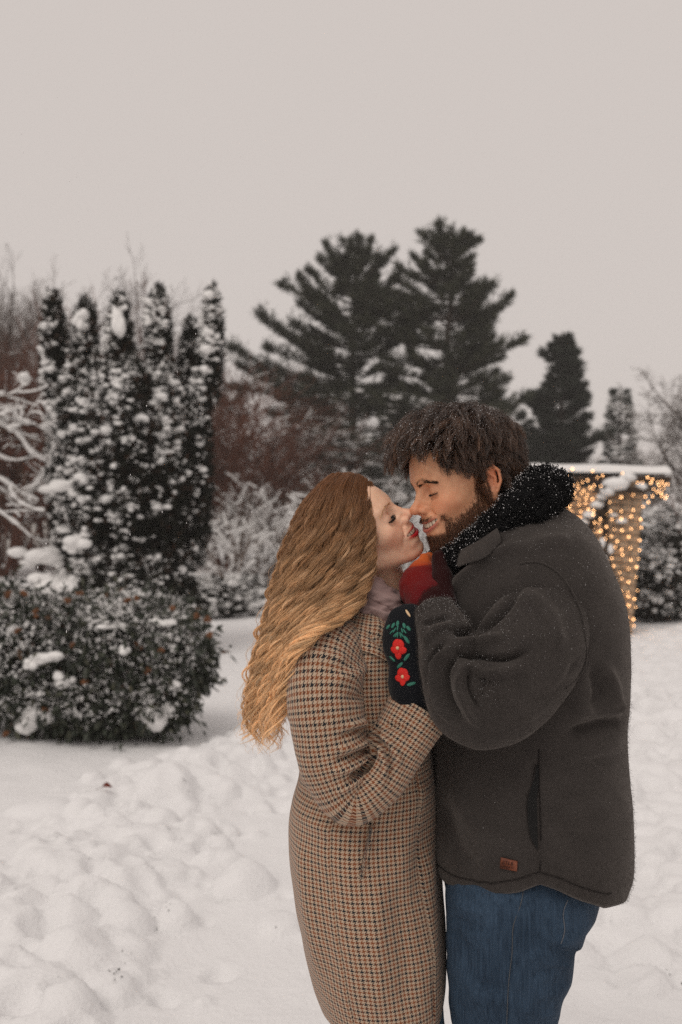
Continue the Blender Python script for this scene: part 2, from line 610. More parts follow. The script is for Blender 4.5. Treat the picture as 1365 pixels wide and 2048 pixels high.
class Head:
    def __init__(self, hp, fwd, pitch, yaw, scale, marks):
        """fwd: +1 faces picture right, -1 left; pitch up / yaw to the camera in degrees; marks: canonical point -> pixel, fitted by translation"""
        self.hp = hp
        if fwd > 0: B = Matrix(((1, 0, 0), (0, 1, 0), (0, 0, 1)))
        else: B = Matrix(((-1, 0, 0), (0, -1, 0), (0, 0, 1)))
        yw = Matrix.Rotation(math.radians(-yaw if fwd > 0 else yaw), 3, 'Z')
        pt = Matrix.Rotation(math.radians(-pitch), 3, 'Y')
        rl = Matrix.Rotation(math.radians(hp.get('roll', 0)), 3, 'X')
        self.R = np.array(B @ pt @ yw @ rl)
        self.k = scale * 0.001
        self.t = np.zeros(3)
        near = -1 if fwd > 0 else 1
        self.near = near
        src = A([[m[0][0], m[0][1] * near, m[0][2]] for m in marks], float)
        tgt = A([m[1] for m in marks], float)
        self.t = W(tgt[:, 0].mean(), tgt[:, 1].mean(), 0) - (src @ self.R.T * self.k).mean(0)
        for _ in range(6):
            pr = PX(self.to_world(src))
            e = (tgt - pr).mean(0)
            d = self.t[1]
            self.t = self.t + A([e[0] * d / FPX, 0, -e[1] * d / FPX])
            self.t[1] = D0 + hp.get('v', 0) * S0
        self.fit = (PX(self.to_world(src)) - tgt)

    def to_world(self, P):
        return np.asarray(P, float) @ self.R.T * self.k + self.t

    def build(self, h=1.7):
        hp = self.hp
        lo, hi = hp['lo'], hp['hi']
        keep = {}
        def fn(G):
            return head_sdf(G, hp)[0]
        V, Q = grid_eval(fn, lo, hi, h)
        d, du, dl, ball = head_sdf(V[:, None], hp)
        du, dl = du[:, 0], dl[:, 0]
        # relax the net a little so it shades smoothly
        lip = np.clip(1.2 - np.minimum(du, dl) / 1.6, 0, 1)
        M = V.copy(); M[:, 1] = np.abs(M[:, 1])
        red = np.exp(-(np.linalg.norm((M - A([66, 38, -26])) / A([26, 22, 18]), axis=1)) ** 2) \
            + 0.9 * np.exp(-(np.linalg.norm((M - A([108, 0, -24])) / A([14, 14, 12]), axis=1)) ** 2) \
            + 1.0 * np.exp(-(np.linalg.norm((M - A([-16, 80, 4])) / A([18, 12, 30]), axis=1)) ** 2)
        lidm = np.exp(-(np.linalg.norm((M - A([82, 32, 5])) / A([12, 17, 9]), axis=1)) ** 2)
        inside = (np.linalg.norm((V - A([84, 0, -55])) / A([13, 26, 12]), axis=1) < 1) & (V[:, 0] < mouth_curve(np.clip(V[:, 1] / hp['mouth_w'], -1, 1), hp)[:, 0] - 2.5)
        self.Vc, self.Q = V, Q
        self.Vw = self.to_world(V)
        self.N = vert_normals(self.Vw, Q)
        self.attrs = dict(lip=lip * (1 - inside), red=np.clip(red, 0, 1), lid=np.clip(lidm, 0, 1), mouth=inside.astype(float))
        return self


def skin_mat(name, base, lips, blush, lid, lip_rough=0.45):
    m, nt, b = new_mat(name)
    b.inputs['Roughness'].default_value = 0.5
    b.inputs['Specular IOR Level'].default_value = 0.35
    b.inputs['Subsurface Weight'].default_value = 0.10
    b.inputs['Subsurface Radius'].default_value = (1.0, 0.35, 0.2)
    b.inputs['Subsurface Scale'].default_value = 0.006
    n = noise(nt, 75, 6, 0.65, vec=geo_pos(nt))
    c = ramp(nt, n, [(0.3, (base[0] * .90, base[1] * .80, base[2] * .76)), (0.7, tuple(min(1, x * 1.06) for x in base))])
    n2 = noise(nt, 900, 2, vec=geo_pos(nt))
    c = mixc(nt, mth(nt, 'MULTIPLY', attr(nt, 'red').outputs['Fac'], 0.95), c, blush)
    c = mixc(nt, mth(nt, 'MULTIPLY', attr(nt, 'lid').outputs['Fac'], 0.5), c, lid)
    c = mixc(nt, attr(nt, 'lip').outputs['Fac'], c, lips)
    c = mixc(nt, attr(nt, 'mouth').outputs['Fac'], c, (0.09, 0.02, 0.018))
    nt.links.new(c, b.inputs['Base Color'])
    r = mth(nt, 'SUBTRACT', 0.44, mth(nt, 'MULTIPLY', attr(nt, 'lip').outputs['Fac'], 0.44 - lip_rough * .8))
    nt.links.new(r, b.inputs['Roughness'])
    bump(nt, b, n2, 0.35, 0.0008)
    return m


def teeth(head, parent, mat, name='teeth'):
    """a row of single rounded teeth set on the gum arch just behind the lips"""
    hp = head.hp
    mb = MB()
    V0, F0 = ICO2
    sgn = np.sign(V0) * np.abs(V0) ** 0.7
    ws = [8.4, 7.0, 7.4, 6.4]
    for side in (-1, 1):
        y = 0.0
        for i, w in enumerate(ws):
            yc = y + w / 2
            y += w + 0.2
            s = np.clip(yc / (hp['mouth_w'] * 1.06), 0, 1)
            c = mouth_curve(A([s * side]), hp)[0]
            c = A([c[0] - 4.6 - 1.0 * s, side * yc, c[2] + 1.2 - 0.4 * (i == 1) + hp['gap'] * 0.05])
            yaw_ = math.atan2(2 * 17 * s, hp['mouth_w']) * side
            R = np.array(Matrix.Rotation(yaw_, 3, 'Z'))
            hgt = (5.6, 5.2, 5.4, 4.6, 4.0, 3.4)[i]
            P = (sgn * A([3.0, w / 2 * 1.0, hgt])) @ R.T + c
            mb.add(head.to_world(P), F0)
    return mb.build(name, mat, parent)


# ------------------------------------------------------------------ hair curves
def hair_obj(name, strands, mat, parent=None, r0=0.0004, r1=0.0002, tone=None):
    """strands: (n, k, 3) array; radius tapers from r0 to r1; tone (n,) shades each lock"""
    n, k, _ = strands.shape
    hc = bpy.data.hair_curves.new(name)
    hc.add_curves([k] * n)
    if 'position' not in hc.attributes: hc.attributes.new('position', 'FLOAT_VECTOR', 'POINT')
    hc.attributes['position'].data.foreach_set('vector', strands.astype(np.float32).ravel())
    t = np.linspace(0, 1, k)[None]
    r = np.broadcast_to(np.asarray(r0, float).reshape(-1, 1), (n, 1)) * (1 - t ** 2) + np.broadcast_to(np.asarray(r1, float).reshape(-1, 1), (n, 1)) * t ** 2
    ra = hc.attributes.get('radius') or hc.attributes.new('radius', 'FLOAT', 'POINT')
    ra.data.foreach_set('value', r.astype(np.float32).ravel())
    ta = hc.attributes.new('tone', 'FLOAT', 'CURVE')
    ta.data.foreach_set('value', np.asarray(tone if tone is not None else np.random.default_rng(3).random(n), np.float32))
    hc.materials.append(mat)
    o = bpy.data.objects.new(name, hc)
    COL.objects.link(o)
    if parent: set_parent(o, parent)
    return o


def hair_mat(name, root, tip, light, rough=0.42, light_amount=0.25, mid=0.5, spec=0.35):
    """hair colour runs from root to tip; some locks are lighter, every strand differs a little"""
    m, nt, b = new_mat(name)
    b.inputs['Roughness'].default_value = rough
    b.inputs['Specular IOR Level'].default_value = spec
    hi = nt.nodes.new('ShaderNodeHairInfo')
    c = ramp(nt, hi.outputs['Intercept'], [(0.10, root), (mid, tuple(a * .6 + b_ * .4 for a, b_ in zip(root, tip))), (0.92, tip)])
    tn = attr(nt, 'tone').outputs['Fac']
    f = ramp(nt, tn, [(1 - light_amount, (0, 0, 0)), (1.0, (1, 1, 1))])
    c = mixc(nt, mth(nt, 'MULTIPLY', f, ramp(nt, hi.outputs['Intercept'], [(0.15, (.1, .1, .1)), (0.6, (.75, .75, .75))])), c, light)
    br = mth(nt, 'ADD', mth(nt, 'ADD', 0.48, mth(nt, 'MULTIPLY', hi.outputs['Random'], 0.30)), mth(nt, 'MULTIPLY', mth(nt, 'FLOORED_MODULO', mth(nt, 'MULTIPLY', tn, 7.3), 1.0), 0.78))
    hs = nt.nodes.new('ShaderNodeHueSaturation')
    nt.links.new(c, hs.inputs['Color']); nt.links.new(br, hs.inputs['Value'])
    nt.links.new(hs.outputs[0], b.inputs['Base Color'])
    return m
# ------------------------------------------------------------------ cloth surfaces
def smooth01(x):
    x = np.clip(x, 0, 1)
    return x * x * (3 - 2 * x)


def fold_push(V, N, folds):
    """raise (+) or sink (-) the cloth along drawn fold lines; folds: (pixel polyline, width px, height px)"""
    P = PX(V)
    toc = unit(A([0, 0, CAM_Z]) - V)
    face = smooth01((N * toc).sum(-1) * 2.2 + 0.15)
    out = np.zeros(len(V))
    for pts, w, h in folds:
        pts = catmull(A(pts, float), max(8, 6 * len(pts)))
        best = np.full(len(V), 1e9); tt = np.zeros(len(V))
        lo, hi = pts.min(0) - 3 * w, pts.max(0) + 3 * w
        m = np.where(((P > lo) & (P < hi)).all(-1))[0]
        if len(m) == 0: continue
        Q = P[m]
        bd = np.full(len(m), 1e9); bt = np.zeros(len(m))
        for i in range(len(pts) - 1):
            a, b = pts[i], pts[i + 1]
            ab = b - a
            t = np.clip(((Q - a) @ ab) / max(ab @ ab, 1e-6), 0, 1)
            dd = np.linalg.norm(Q - a - t[:, None] * ab, axis=1)
            u = dd < bd
            bd[u] = dd[u]; bt[u] = ((i + t) / (len(pts) - 1))[u]
        taper = smooth01(bt / 0.25) * smooth01((1 - bt) / 0.25) * 0.85 + 0.15
        out[m] += h * np.exp(-(bd / w) ** 2) * taper
    return V + N * (out * face * S0)[:, None]


def grid_normals(V, nr, nc):
    G = V.reshape(nr, nc, 3)
    n = unit(np.cross(np.gradient(G, axis=1), np.gradient(G, axis=0)))
    n[:, 0] = n[:, -1] = unit(n[:, 0] + n[:, -1])
    out = G - G[:, :-1].mean(1, keepdims=True)
    sg = np.sign((n * out).sum(-1).mean(1, keepdims=True)[..., None])
    return (n * sg).reshape(-1, 3)


def loft(rows, nr, nc, expo=2.0, hem=None, lip=True, hem_px=None):
    """horizontal rings; rows: (py, x left, x right, v centre, half depth px). Returns V, F, UV (cm), nr, nc; column 0 and the last meet on the far side"""
    R = catmull(A(rows, float), nr)
    th = np.linspace(-np.pi / 2, 1.5 * np.pi, nc)
    V = np.zeros((nr, nc, 3)); U = np.zeros((nr, nc, 2))
    c_, s_ = np.cos(th), np.sin(th)
    ex = 2.0 / expo
    cx, sx = np.sign(c_) * np.abs(c_) ** ex, np.sign(s_) * np.abs(s_) ** ex
    per = []
    for i, (py, xl, xr, v, hv) in enumerate(R):
        d = D0 + v * S0
        k = d / FPX
        V[i, :, 0] = ((xl + xr) / 2 - 682.5) * k + (xr - xl) / 2 * k * cx
        V[i, :, 1] = d - hv * S0 * sx
        V[i, :, 2] = CAM_Z - (py - 1024) * k
        if hem is not None:
            V[i, :, 2] += hem(th, i / (nr - 1)) * S0
    if hem_px is not None:
        # the lower edge follows a drawn line on the visible half; the far half mirrors it
        hx, hy = A(hem_px, float).T
        w_ = smooth01((np.linspace(0, 1, nr) - 0.72) / 0.28)
        last = V[-1].copy()
        near = last.copy(); near[:, 1] = np.minimum(near[:, 1], 2 * R[-1][3] * S0 + 2 * D0 - near[:, 1])
        tx = np.interp(PX(near)[:, 0], hx, hy)
        dz = (CAM_Z - (tx - 1024) * near[:, 1] / FPX) - last[:, 2]
        V[:, :, 2] += w_[:, None] * dz[None]
    seg = np.linalg.norm(np.diff(V, axis=1), axis=2)
    arc = np.concatenate([np.zeros((nr, 1)), np.cumsum(seg, 1)], 1)
    front = np.argmin(np.abs(th - np.pi / 2))
    arc = arc - arc[:, front:front + 1]
    mean = (arc[:, -1] - arc[:, 0]).mean()
    U[..., 0] = arc / (arc[:, -1:] - arc[:, :1]) * (0.35 * (arc[:, -1:] - arc[:, :1]) + 0.65 * mean) * 100
    U[..., 1] = np.cumsum(np.concatenate([[0], np.linalg.norm(np.diff(V[:, front], axis=0), axis=1)]))[:, None] * -100
    if lip:
        c = V[-1].mean(0)
        e1 = c + (V[-1] - c) * 0.985 + A([0, 0, -0.004]); e2 = c + (V[-1] - c) * 0.955 + A([0, 0, -0.001]); e3 = c + (V[-1] - c) * 0.94 + A([0, 0, 0.05])
        V = np.concatenate([V, e1[None], e2[None], e3[None]]); U = np.concatenate([U, U[-1:], U[-1:], U[-1:]])
        nr += 3
    return V.reshape(-1, 3), grid_faces(nr, nc, wrap=False), U.reshape(-1, 2), nr, nc


def sleeve(rows, nr, nc, cuff=True, hs=1.0):
    """tube along rows (px, py, v, r in picture plane, r in depth)"""
    R = catmull(A(rows, float), nr)
    C = W(R[:, 0], R[:, 1], R[:, 2])
    T, N, B = frames(C, A([0.02, -1.0, 0.03]))
    ph = np.linspace(-np.pi, np.pi, nc)
    k = (C[:, 1] / FPX)[:, None]
    ri, rd = R[:, 3:4] * k, R[:, 4:5] * k
    V = C[:, None] + (rd * np.cos(ph))[..., None] * N[:, None] + (ri * np.sin(ph))[..., None] * B[:, None]
    L = np.concatenate([[0], np.cumsum(np.linalg.norm(np.diff(C, axis=0), axis=1))])
    U = np.zeros((nr, nc, 2))
    U[..., 0] = ph[None] * (0.3 * (ri + rd) / 2 + 0.7 * ((ri + rd) / 2).mean()) * 100
    U[..., 1] = -L[:, None] * 100
    if cuff:
        c = V[-1].mean(0); t = T[-1]
        e1 = c + (V[-1] - c) * 0.97 + t * 0.003; e2 = c + (V[-1] - c) * 0.90 + t * 0.001; e3 = c + (V[-1] - c) * 0.86 - t * 0.04
        V = np.concatenate([V, e1[None], e2[None], e3[None]]); U = np.concatenate([U, U[-1:], U[-1:], U[-1:]])
        nr += 3
    return V.reshape(-1, 3), grid_faces(nr, nc, wrap=False)[:, ::-1], U.reshape(-1, 2), nr, nc


def rumple(V, N, amp, scale, seed=0, stretch=(1, 1, 1)):
    P = V * scale * A(stretch)
    n = vnoise3(P, seed) + 0.5 * vnoise3(P * 2.1 + 7, seed + 3) + 0.25 * vnoise3(P * 4.3 + 3, seed + 5)
    return V + N * (n * amp)[:, None]


def strip(name, pts, r, mat, parent, push=0.0, k=6):
    """thin cord along world points (seams, piping)"""
    C = catmull(pts, max(8, len(pts) * 5))
    V, F = tube(C, r, k)
    return mesh_obj(name, V, F, mat, parent)


# ---- cloth materials
def uv_xy(nt):
    u = nt.nodes.new('ShaderNodeUVMap'); u.uv_map = 'UVMap'
    s = nt.nodes.new('ShaderNodeSeparateXYZ'); nt.links.new(u.outputs[0], s.inputs[0])
    return u.outputs[0], s.outputs[0], s.outputs[1]


def houndstooth_mat(name, period=1.0):
    """wool in a gun-club houndstooth: cream ground, black and rust dog-teeth, woven from warp and weft threads"""
    m, nt, b = new_mat(name)
    uv, u, v = uv_xy(nt)
    wob = noise(nt, 1.3, 2, vec=uv)
    u = mth(nt, 'ADD', u, mth(nt, 'MULTIPLY', mth(nt, 'SUBTRACT', wob, 0.5), 0.25))
    i = mth(nt, 'FLOOR', mth(nt, 'MULTIPLY', u, 8.0 / period))
    j = mth(nt, 'FLOOR', mth(nt, 'MULTIPLY', v, 8.0 / period))
    def pm(a, n): return mth(nt, 'FLOORED_MODULO', a, float(n))
    wd = mth(nt, 'GREATER_THAN', pm(i, 8), 3.5)
    fd = mth(nt, 'GREATER_THAN', pm(j, 8), 3.5)
    tw = mth(nt, 'GREATER_THAN', pm(mth(nt, 'ADD', i, j), 4), 1.5)
    wc = mth(nt, 'GREATER_THAN', pm(i, 16), 7.5)        # which dark yarn
    fc = mth(nt, 'GREATER_THAN', pm(j, 16), 7.5)
    def sel(a, c): return mth(nt, 'ADD', mth(nt, 'MULTIPLY', tw, a), mth(nt, 'MULTIPLY', mth(nt, 'SUBTRACT', 1.0, tw), c))
    dark, rust = sel(wd, fd), sel(wc, fc)
    n = noise(nt, 35, 3, vec=uv)
    cream = ramp(nt, n, [(0.3, (0.37, 0.27, 0.19)), (0.7, (0.54, 0.415, 0.305))])
    black = ramp(nt, n, [(0.3, (0.008, 0.010, 0.014)), (0.7, (0.022, 0.022, 0.026))])
    ru = ramp(nt, n, [(0.3, (0.17, 0.055, 0.022)), (0.7, (0.27, 0.09, 0.035))])
    c = mixc(nt, dark, cream, mixc(nt, rust, black, ru))
    nt.links.new(c, b.inputs['Base Color'])
    b.inputs['Roughness'].default_value = 0.9
    b.inputs['Specular IOR Level'].default_value = 0.15
    b.inputs['Sheen Weight'].default_value = 0.15
    h = mth(nt, 'ADD', mth(nt, 'MULTIPLY', tw, 0.5), n)
    bump(nt, b, h, 0.35, 0.0006)
    return m


def herringbone_mat(name, c1, c2):
    m, nt, b = new_mat(name)
    uv, u, v = uv_xy(nt)
    per = 0.9
    col = mth(nt, 'FLOORED_MODULO', u, per * 2)
    tri = mth(nt, 'ABSOLUTE', mth(nt, 'SUBTRACT', col, per))
    ph = mth(nt, 'FLOORED_MODULO', mth(nt, 'ADD', mth(nt, 'MULTIPLY', v, 3.6), mth(nt, 'MULTIPLY', tri, 3.6)), 1.0)
    st = mth(nt, 'GREATER_THAN', ph, 0.5)
    n = noise(nt, 9, 5, 0.65, vec=uv)
    n2 = noise(nt, 2.2, 4, 0.7, vec=uv)
    n3 = noise(nt, 0.25, 3, 0.5, vec=uv)
    f = mth(nt, 'ADD', mth(nt, 'MULTIPLY', st, 0.14), mth(nt, 'ADD', mth(nt, 'ADD', mth(nt, 'MULTIPLY', n, 0.4), mth(nt, 'MULTIPLY', n3, 0.22)), mth(nt, 'MULTIPLY', n2, 0.36)))
    nt.links.new(ramp(nt, f, [(0.3, c1), (0.8, c2)]), b.inputs['Base Color'])
    b.inputs['Roughness'].default_value = 0.95
    b.inputs['Specular IOR Level'].default_value = 0.1
    b.inputs['Sheen Weight'].default_value = 0.2
    b.inputs['Sheen Roughness'].default_value = 0.5
    b.inputs['Sheen Tint'].default_value = (0.8, 0.72, 0.66, 1)
    bump(nt, b, f, 0.5, 0.0012)
    return m


def denim_mat(name, dark, light):
    m, nt, b = new_mat(name)
    pos = geo_pos(nt)
    mp = nt.nodes.new('ShaderNodeMapping'); nt.links.new(pos, mp.inputs[0]); mp.inputs['Scale'].default_value = (260, 260, 14)
    n1 = noise(nt, 1.0, 3, 0.6, vec=mp.outputs[0])
    n2 = noise(nt, 9, 4, 0.6, vec=pos)
    n3 = noise(nt, 1500, 1, 0.5, vec=pos)
    f = mth(nt, 'ADD', mth(nt, 'MULTIPLY', n1, 0.45), mth(nt, 'ADD', mth(nt, 'MULTIPLY', n2, 0.5), mth(nt, 'MULTIPLY', n3, 0.15)))
    nt.links.new(ramp(nt, f, [(0.35, dark), (0.75, light)]), b.inputs['Base Color'])
    b.inputs['Roughness'].default_value = 0.85
    b.inputs['Specular IOR Level'].default_value = 0.2
    bump(nt, b, mth(nt, 'ADD', n1, n3), 0.3, 0.0008)
    return m


def knit_mat(name, stops, scale=260.0):
    """felted knit; colour bands by the vertex attribute 'var'"""
    m, nt, b = new_mat(name)
    pos = geo_pos(nt)
    n = noise(nt, scale, 3, 0.6, vec=pos)
    f = mth(nt, 'ADD', attr(nt, 'var').outputs['Fac'], mth(nt, 'MULTIPLY', mth(nt, 'SUBTRACT', n, 0.5), 0.12))
    nt.links.new(ramp(nt, f, stops), b.inputs['Base Color'])
    b.inputs['Roughness'].default_value = 0.95
    b.inputs['Specular IOR Level'].default_value = 0.1
    b.inputs['Sheen Weight'].default_value = 0.08
    bump(nt, b, n, 0.4, 0.001)
    return m
# ------------------------------------------------------------------ snow-covered ground
def snow_mat(name, base=(0.815, 0.81, 0.815), b1=0.7):
    m, nt, b = new_mat(name)
    pos = geo_pos(nt)
    n1 = noise(nt, 5.0, 5, 0.6, vec=pos); n2 = noise(nt, 45.0, 4, 0.65, vec=pos)
    nt.links.new(ramp(nt, n1, [(0.3, tuple(c * 0.97 for c in base)), (0.7, base)]), b.inputs['Base Color'])
    b.inputs['Roughness'].default_value = 0.75
    b.inputs['Specular IOR Level'].default_value = 0.2
    b.inputs['Subsurface Weight'].default_value = 0.0
    h = mth(nt, 'ADD', mth(nt, 'MULTIPLY', n1, 1.6), n2)
    bump(nt, b, h, b1, 0.012)
    return m


M_snow = snow_mat('snow_ground')
M_snow_clump = snow_mat('snow_clump', (0.82, 0.81, 0.80), 0.35)


def bump_field(X, Y, C, R, H, sharp=2.0):
    """highest of many rounded chunks"""
    out = np.zeros(X.shape)
    for (cx, cy), r, h in zip(C, R, H):
        x0, x1 = np.searchsorted(XS, cx - r), np.searchsorted(XS, cx + r)
        y0, y1 = np.searchsorted(YS, cy - r), np.searchsorted(YS, cy + r)
        if x1 <= x0 or y1 <= y0: continue
        sx, sy = X[y0:y1, x0:x1], Y[y0:y1, x0:x1]
        wob = 1 + 0.30 * (vnoise2(sx * 9 + cx * 31, sy * 9 + cy * 17, 7) - 0.5)
        d = np.sqrt(((sx - cx)) ** 2 + ((sy - cy) * 0.9) ** 2) / (r * wob)
        v = h * np.clip(1 - np.abs(d) ** sharp, 0, 1) ** 0.8
        out[y0:y1, x0:x1] = np.maximum(out[y0:y1, x0:x1], v)
    return out


def axis(parts):
    return np.unique(np.concatenate([np.linspace(a, b, n) for a, b, n in parts]).round(4))


XS = axis([(-400, -40, 14), (-40, -8, 24), (-8, -2.6, 60), (-2.6, 2.8, 300), (2.8, 8, 70), (8, 40, 24), (40, 400, 14)])
YS = axis([(-60, 0, 12), (0, 2.4, 12), (2.4, 7.5, 290), (7.5, 16, 150), (16, 60, 60), (60, 700, 24)])
GX, GY = np.meshgrid(XS, YS)
rgs = np.random.default_rng(8)
Zg = 0.025 * fbm2(GX * 0.8, GY * 0.8, 4, 1) + 0.006 * fbm2(GX * 5, GY * 5, 3, 9)
Zg += 0.10 * smooth01((GY - 12) / 40) * fbm2(GX * 0.15, GY * 0.15, 3, 4)
# gentle swell under the shrubs on the left
Zg += 0.10 * np.exp(-(((GX + 1.9) / 1.1) ** 2 + ((GY - 6.9) / 1.0) ** 2))


def ridge(y):   # middle line of the ploughed bank
    return np.interp(y, [2.4, 3.0, 4.0, 5.2, 5.8, 6.3, 7.2], [-1.05, -1.12, -1.12, -1.02, -0.88, -0.62, -0.30])


dr = np.abs(GX - ridge(GY)) / np.interp(GY, [2.4, 4, 5.5, 7.2], [0.62, 0.62, 0.48, 0.35])
Zg += 0.05 * np.clip(1 - dr ** 2, 0, 1) * (GY > 1.8) * (1 - smooth01((GY - 6.6) / 1.2))
# broken chunks along the bank
C, R, H = [], [], []
for _ in range(900):
    y = rgs.uniform(2.3, 6.9); w = np.interp(y, [2.4, 4, 5.5, 7.2], [0.62, 0.62, 0.50, 0.35])
    x = ridge(y) + rgs.normal(0, 0.42) * w
    r = (0.018 + 0.10 * rgs.random() ** 2.2) * (1.15 if y < 4.2 else 0.9)
    C.append((x, y)); R.append(r); H.append(r * rgs.uniform(0.4, 0.95))
for px, py, r, h in ((335, 1605, .19, .15), (405, 1585, .12, .09), (500, 1590, .09, .04), (600, 1600, .06, .03), (80, 1620, .16, .05), (555, 1850, .085, .045), (70, 1760, .14, .08), (230, 1790, .12, .08), (150, 1940, .16, .10), (60, 2020, .15, .09), (300, 1700, .10, .06), (345, 1760, .08, .05), (560, 1560, .07, .03), (430, 1510, .07, .03), (620, 1870, .05, .012)):
    y = CAM_Z * FPX / (py - 1024.0); C.append(((px - 682.5) * y / FPX, y)); R.append(r); H.append(h)
Zg += np.maximum(bump_field(GX, GY, C[::2], R[::2], H[::2], 2.4), bump_field(GX, GY, C[1::2], R[1::2], [h * .8 for h in H[1::2]], 6.0))
# trampled snow on the right
C, R, H = [], [], []
for _ in range(620):
    y = rgs.uniform(3.2, 13); x = np.interp(y, [3.2, 6.5, 13], [1.15, 2.1, 4.0]) + rgs.normal(0, 0.30 + 0.03 * y)
    r = rgs.uniform(0.03, 0.14); C.append((x, y)); R.append(r); H.append(r * rgs.uniform(0.35, 0.8))
Zg += bump_field(GX, GY, C, R, H, 3.5)
# hollows: footprints and holes between the chunks
C, R, H = [], [], []
for _ in range(210):
    y = rgs.uniform(2.6, 6.6); x = ridge(y) + rgs.normal(0.12, 0.36)
    r = rgs.uniform(0.03, 0.08); C.append((x, y)); R.append(r); H.append(r * rgs.uniform(0.3, 0.8))
for _ in range(110):
    y = rgs.uniform(3.2, 11); x = np.interp(y, [3.2, 6.5, 11], [1.05, 1.9, 3.2]) + rgs.normal(0, 0.3)
    r = rgs.uniform(0.05, 0.13); C.append((x, y)); R.append(r); H.append(rgs.uniform(0.02, 0.05))
for px, py, r, h in ((1200, 1880, .10, .016), (1180, 2000, .12, .016), (1300, 1700, .1, .03), (1250, 1800, .08, .012), (440, 1790, .05, .015), (640, 2010, .06, .012)):
    y = CAM_Z * FPX / (py - 1024.0); C.append(((px - 682.5) * y / FPX, y)); R.append(r); H.append(h)
Zg -= bump_field(GX, GY, C, R, H, 2.0)
Zg += 0.006 * fbm2(GX * 20, GY * 20, 3, 3) * (.35 + np.clip(1.3 - dr, 0, 1) + .8 * np.exp(-((GX - np.interp(GY, [3.2, 6.5, 13], [1.15, 2.1, 4.0])) / .6) ** 2)) * ((GY > 2) & (GY < 9))
# level where the couple stands
Zg *= 1 - np.exp(-(((GX - 0.2) / 0.55) ** 2 + ((GY - D0) / 0.55) ** 2) * 1.0) * (GY < 2.6)
Vg = np.stack([GX, GY, Zg], -1).reshape(-1, 3)
ground = mesh_obj('ground', Vg, grid_faces(len(YS), len(XS), wrap=False), M_snow)
tag(ground, 'snow-covered ground with a lumpy ploughed bank and trodden tracks', 'ground', kind='structure')


def ground_z(x, y):
    i = np.clip(np.searchsorted(YS, y) - 1, 0, len(YS) - 2); j = np.clip(np.searchsorted(XS, x) - 1, 0, len(XS) - 2)
    return float(Zg[i, j])
# ------------------------------------------------------------------ plants
rp = np.random.default_rng(33)
M_bark = simple_mat('dark_bark', (0.025, 0.018, 0.014), (0.06, 0.045, 0.036), 14, 0.9, 0.5, 0.01)
M_twig = var_mat('grey_brown_twigs', [(0.0, (0.034, 0.021, 0.015)), (0.5, (0.068, 0.044, 0.032)), (1.0, (0.11, 0.076, 0.058))], 0.9)
M_twig_red = var_mat('russet_twigs', [(0.0, (0.060, 0.021, 0.012)), (0.5, (0.10, 0.036, 0.021)), (1.0, (0.14, 0.056, 0.034))], 0.9)
M_needle = var_mat('pine_needles', [(0.0, (0.012, 0.015, 0.009)), (0.5, (0.036, 0.042, 0.026)), (1.0, (0.092, 0.094, 0.062))], 0.7)  # pale end imitates lit upper tufts, dealt out at random
M_spruce = var_mat('spruce_needles', [(0.0, (0.014, 0.020, 0.014)), (0.5, (0.030, 0.038, 0.028)), (1.0, (0.055, 0.062, 0.050))], 0.7)
M_yew = var_mat('yew_needles', [(0.0, (0.004, 0.005, 0.0035)), (0.5, (0.011, 0.013, 0.009)), (0.85, (0.022, 0.022, 0.014)), (1.0, (0.065, 0.030, 0.018))], 0.7)
M_leaf = var_mat('leathery_leaves', [(0.0, (0.010, 0.014, 0.009)), (0.6, (0.030, 0.038, 0.024)), (0.92, (0.055, 0.056, 0.034)), (1.0, (0.10, 0.048, 0.022))], 0.45, 0.4)
M_dead = simple_mat('dead_flower_brown', (0.10, 0.042, 0.018), (0.19, 0.08, 0.034), 60, 0.9)
M_core = simple_mat('dark_core_and_litter', (0.008, 0.008, 0.006), (0.02, 0.016, 0.012), 20, 0.95)  # added dark filler inside the shrubs; also soil and twig crumbs


def blades(C, Dr, L, Wd, rng, spread=0.5, n=6):
    """n thin triangular blades from each centre along Dr with random spread -> V, F, var index"""
    m = len(C)
    d = unit(Dr[:, None] + rng.normal(0, spread, (m, n, 3)))
    s = unit(np.cross(d, rng.normal(size=(m, n, 3)))) * (np.asarray(Wd) * 0.5)
    l = (np.asarray(L) * rng.uniform(0.6, 1.15, (m, n)))[..., None]
    b = C[:, None] + rng.normal(0, 1, (m, n, 3)) * np.asarray(L) * 0.12
    V = np.stack([b - s, b + s, b + d * l], 2).reshape(-1, 3)
    F = np.arange(m * n * 3).reshape(-1, 3)
    return V, F


def fan(C, Dr, rng, L, Wd):
    """small pointed leaf folded along its midrib: 4 triangles' worth in two quads"""
    m = len(C)
    d = unit(Dr); s = unit(np.cross(d, rng.normal(size=(m, 3)))); nn = np.cross(s, d)
    l = np.asarray(L).reshape(-1, 1); w = np.asarray(Wd).reshape(-1, 1)
    V = np.stack([C, C + d * l * .45 + s * w + nn * w * .35, C + d * l - nn * w * .4, C + d * l * .45 - s * w + nn * w * .35], 1).reshape(-1, 3)
    i = np.arange(m)[:, None] * 4
    F = np.concatenate([i + A([[0, 1, 2]]), i + A([[0, 2, 3]])])
    return V, F


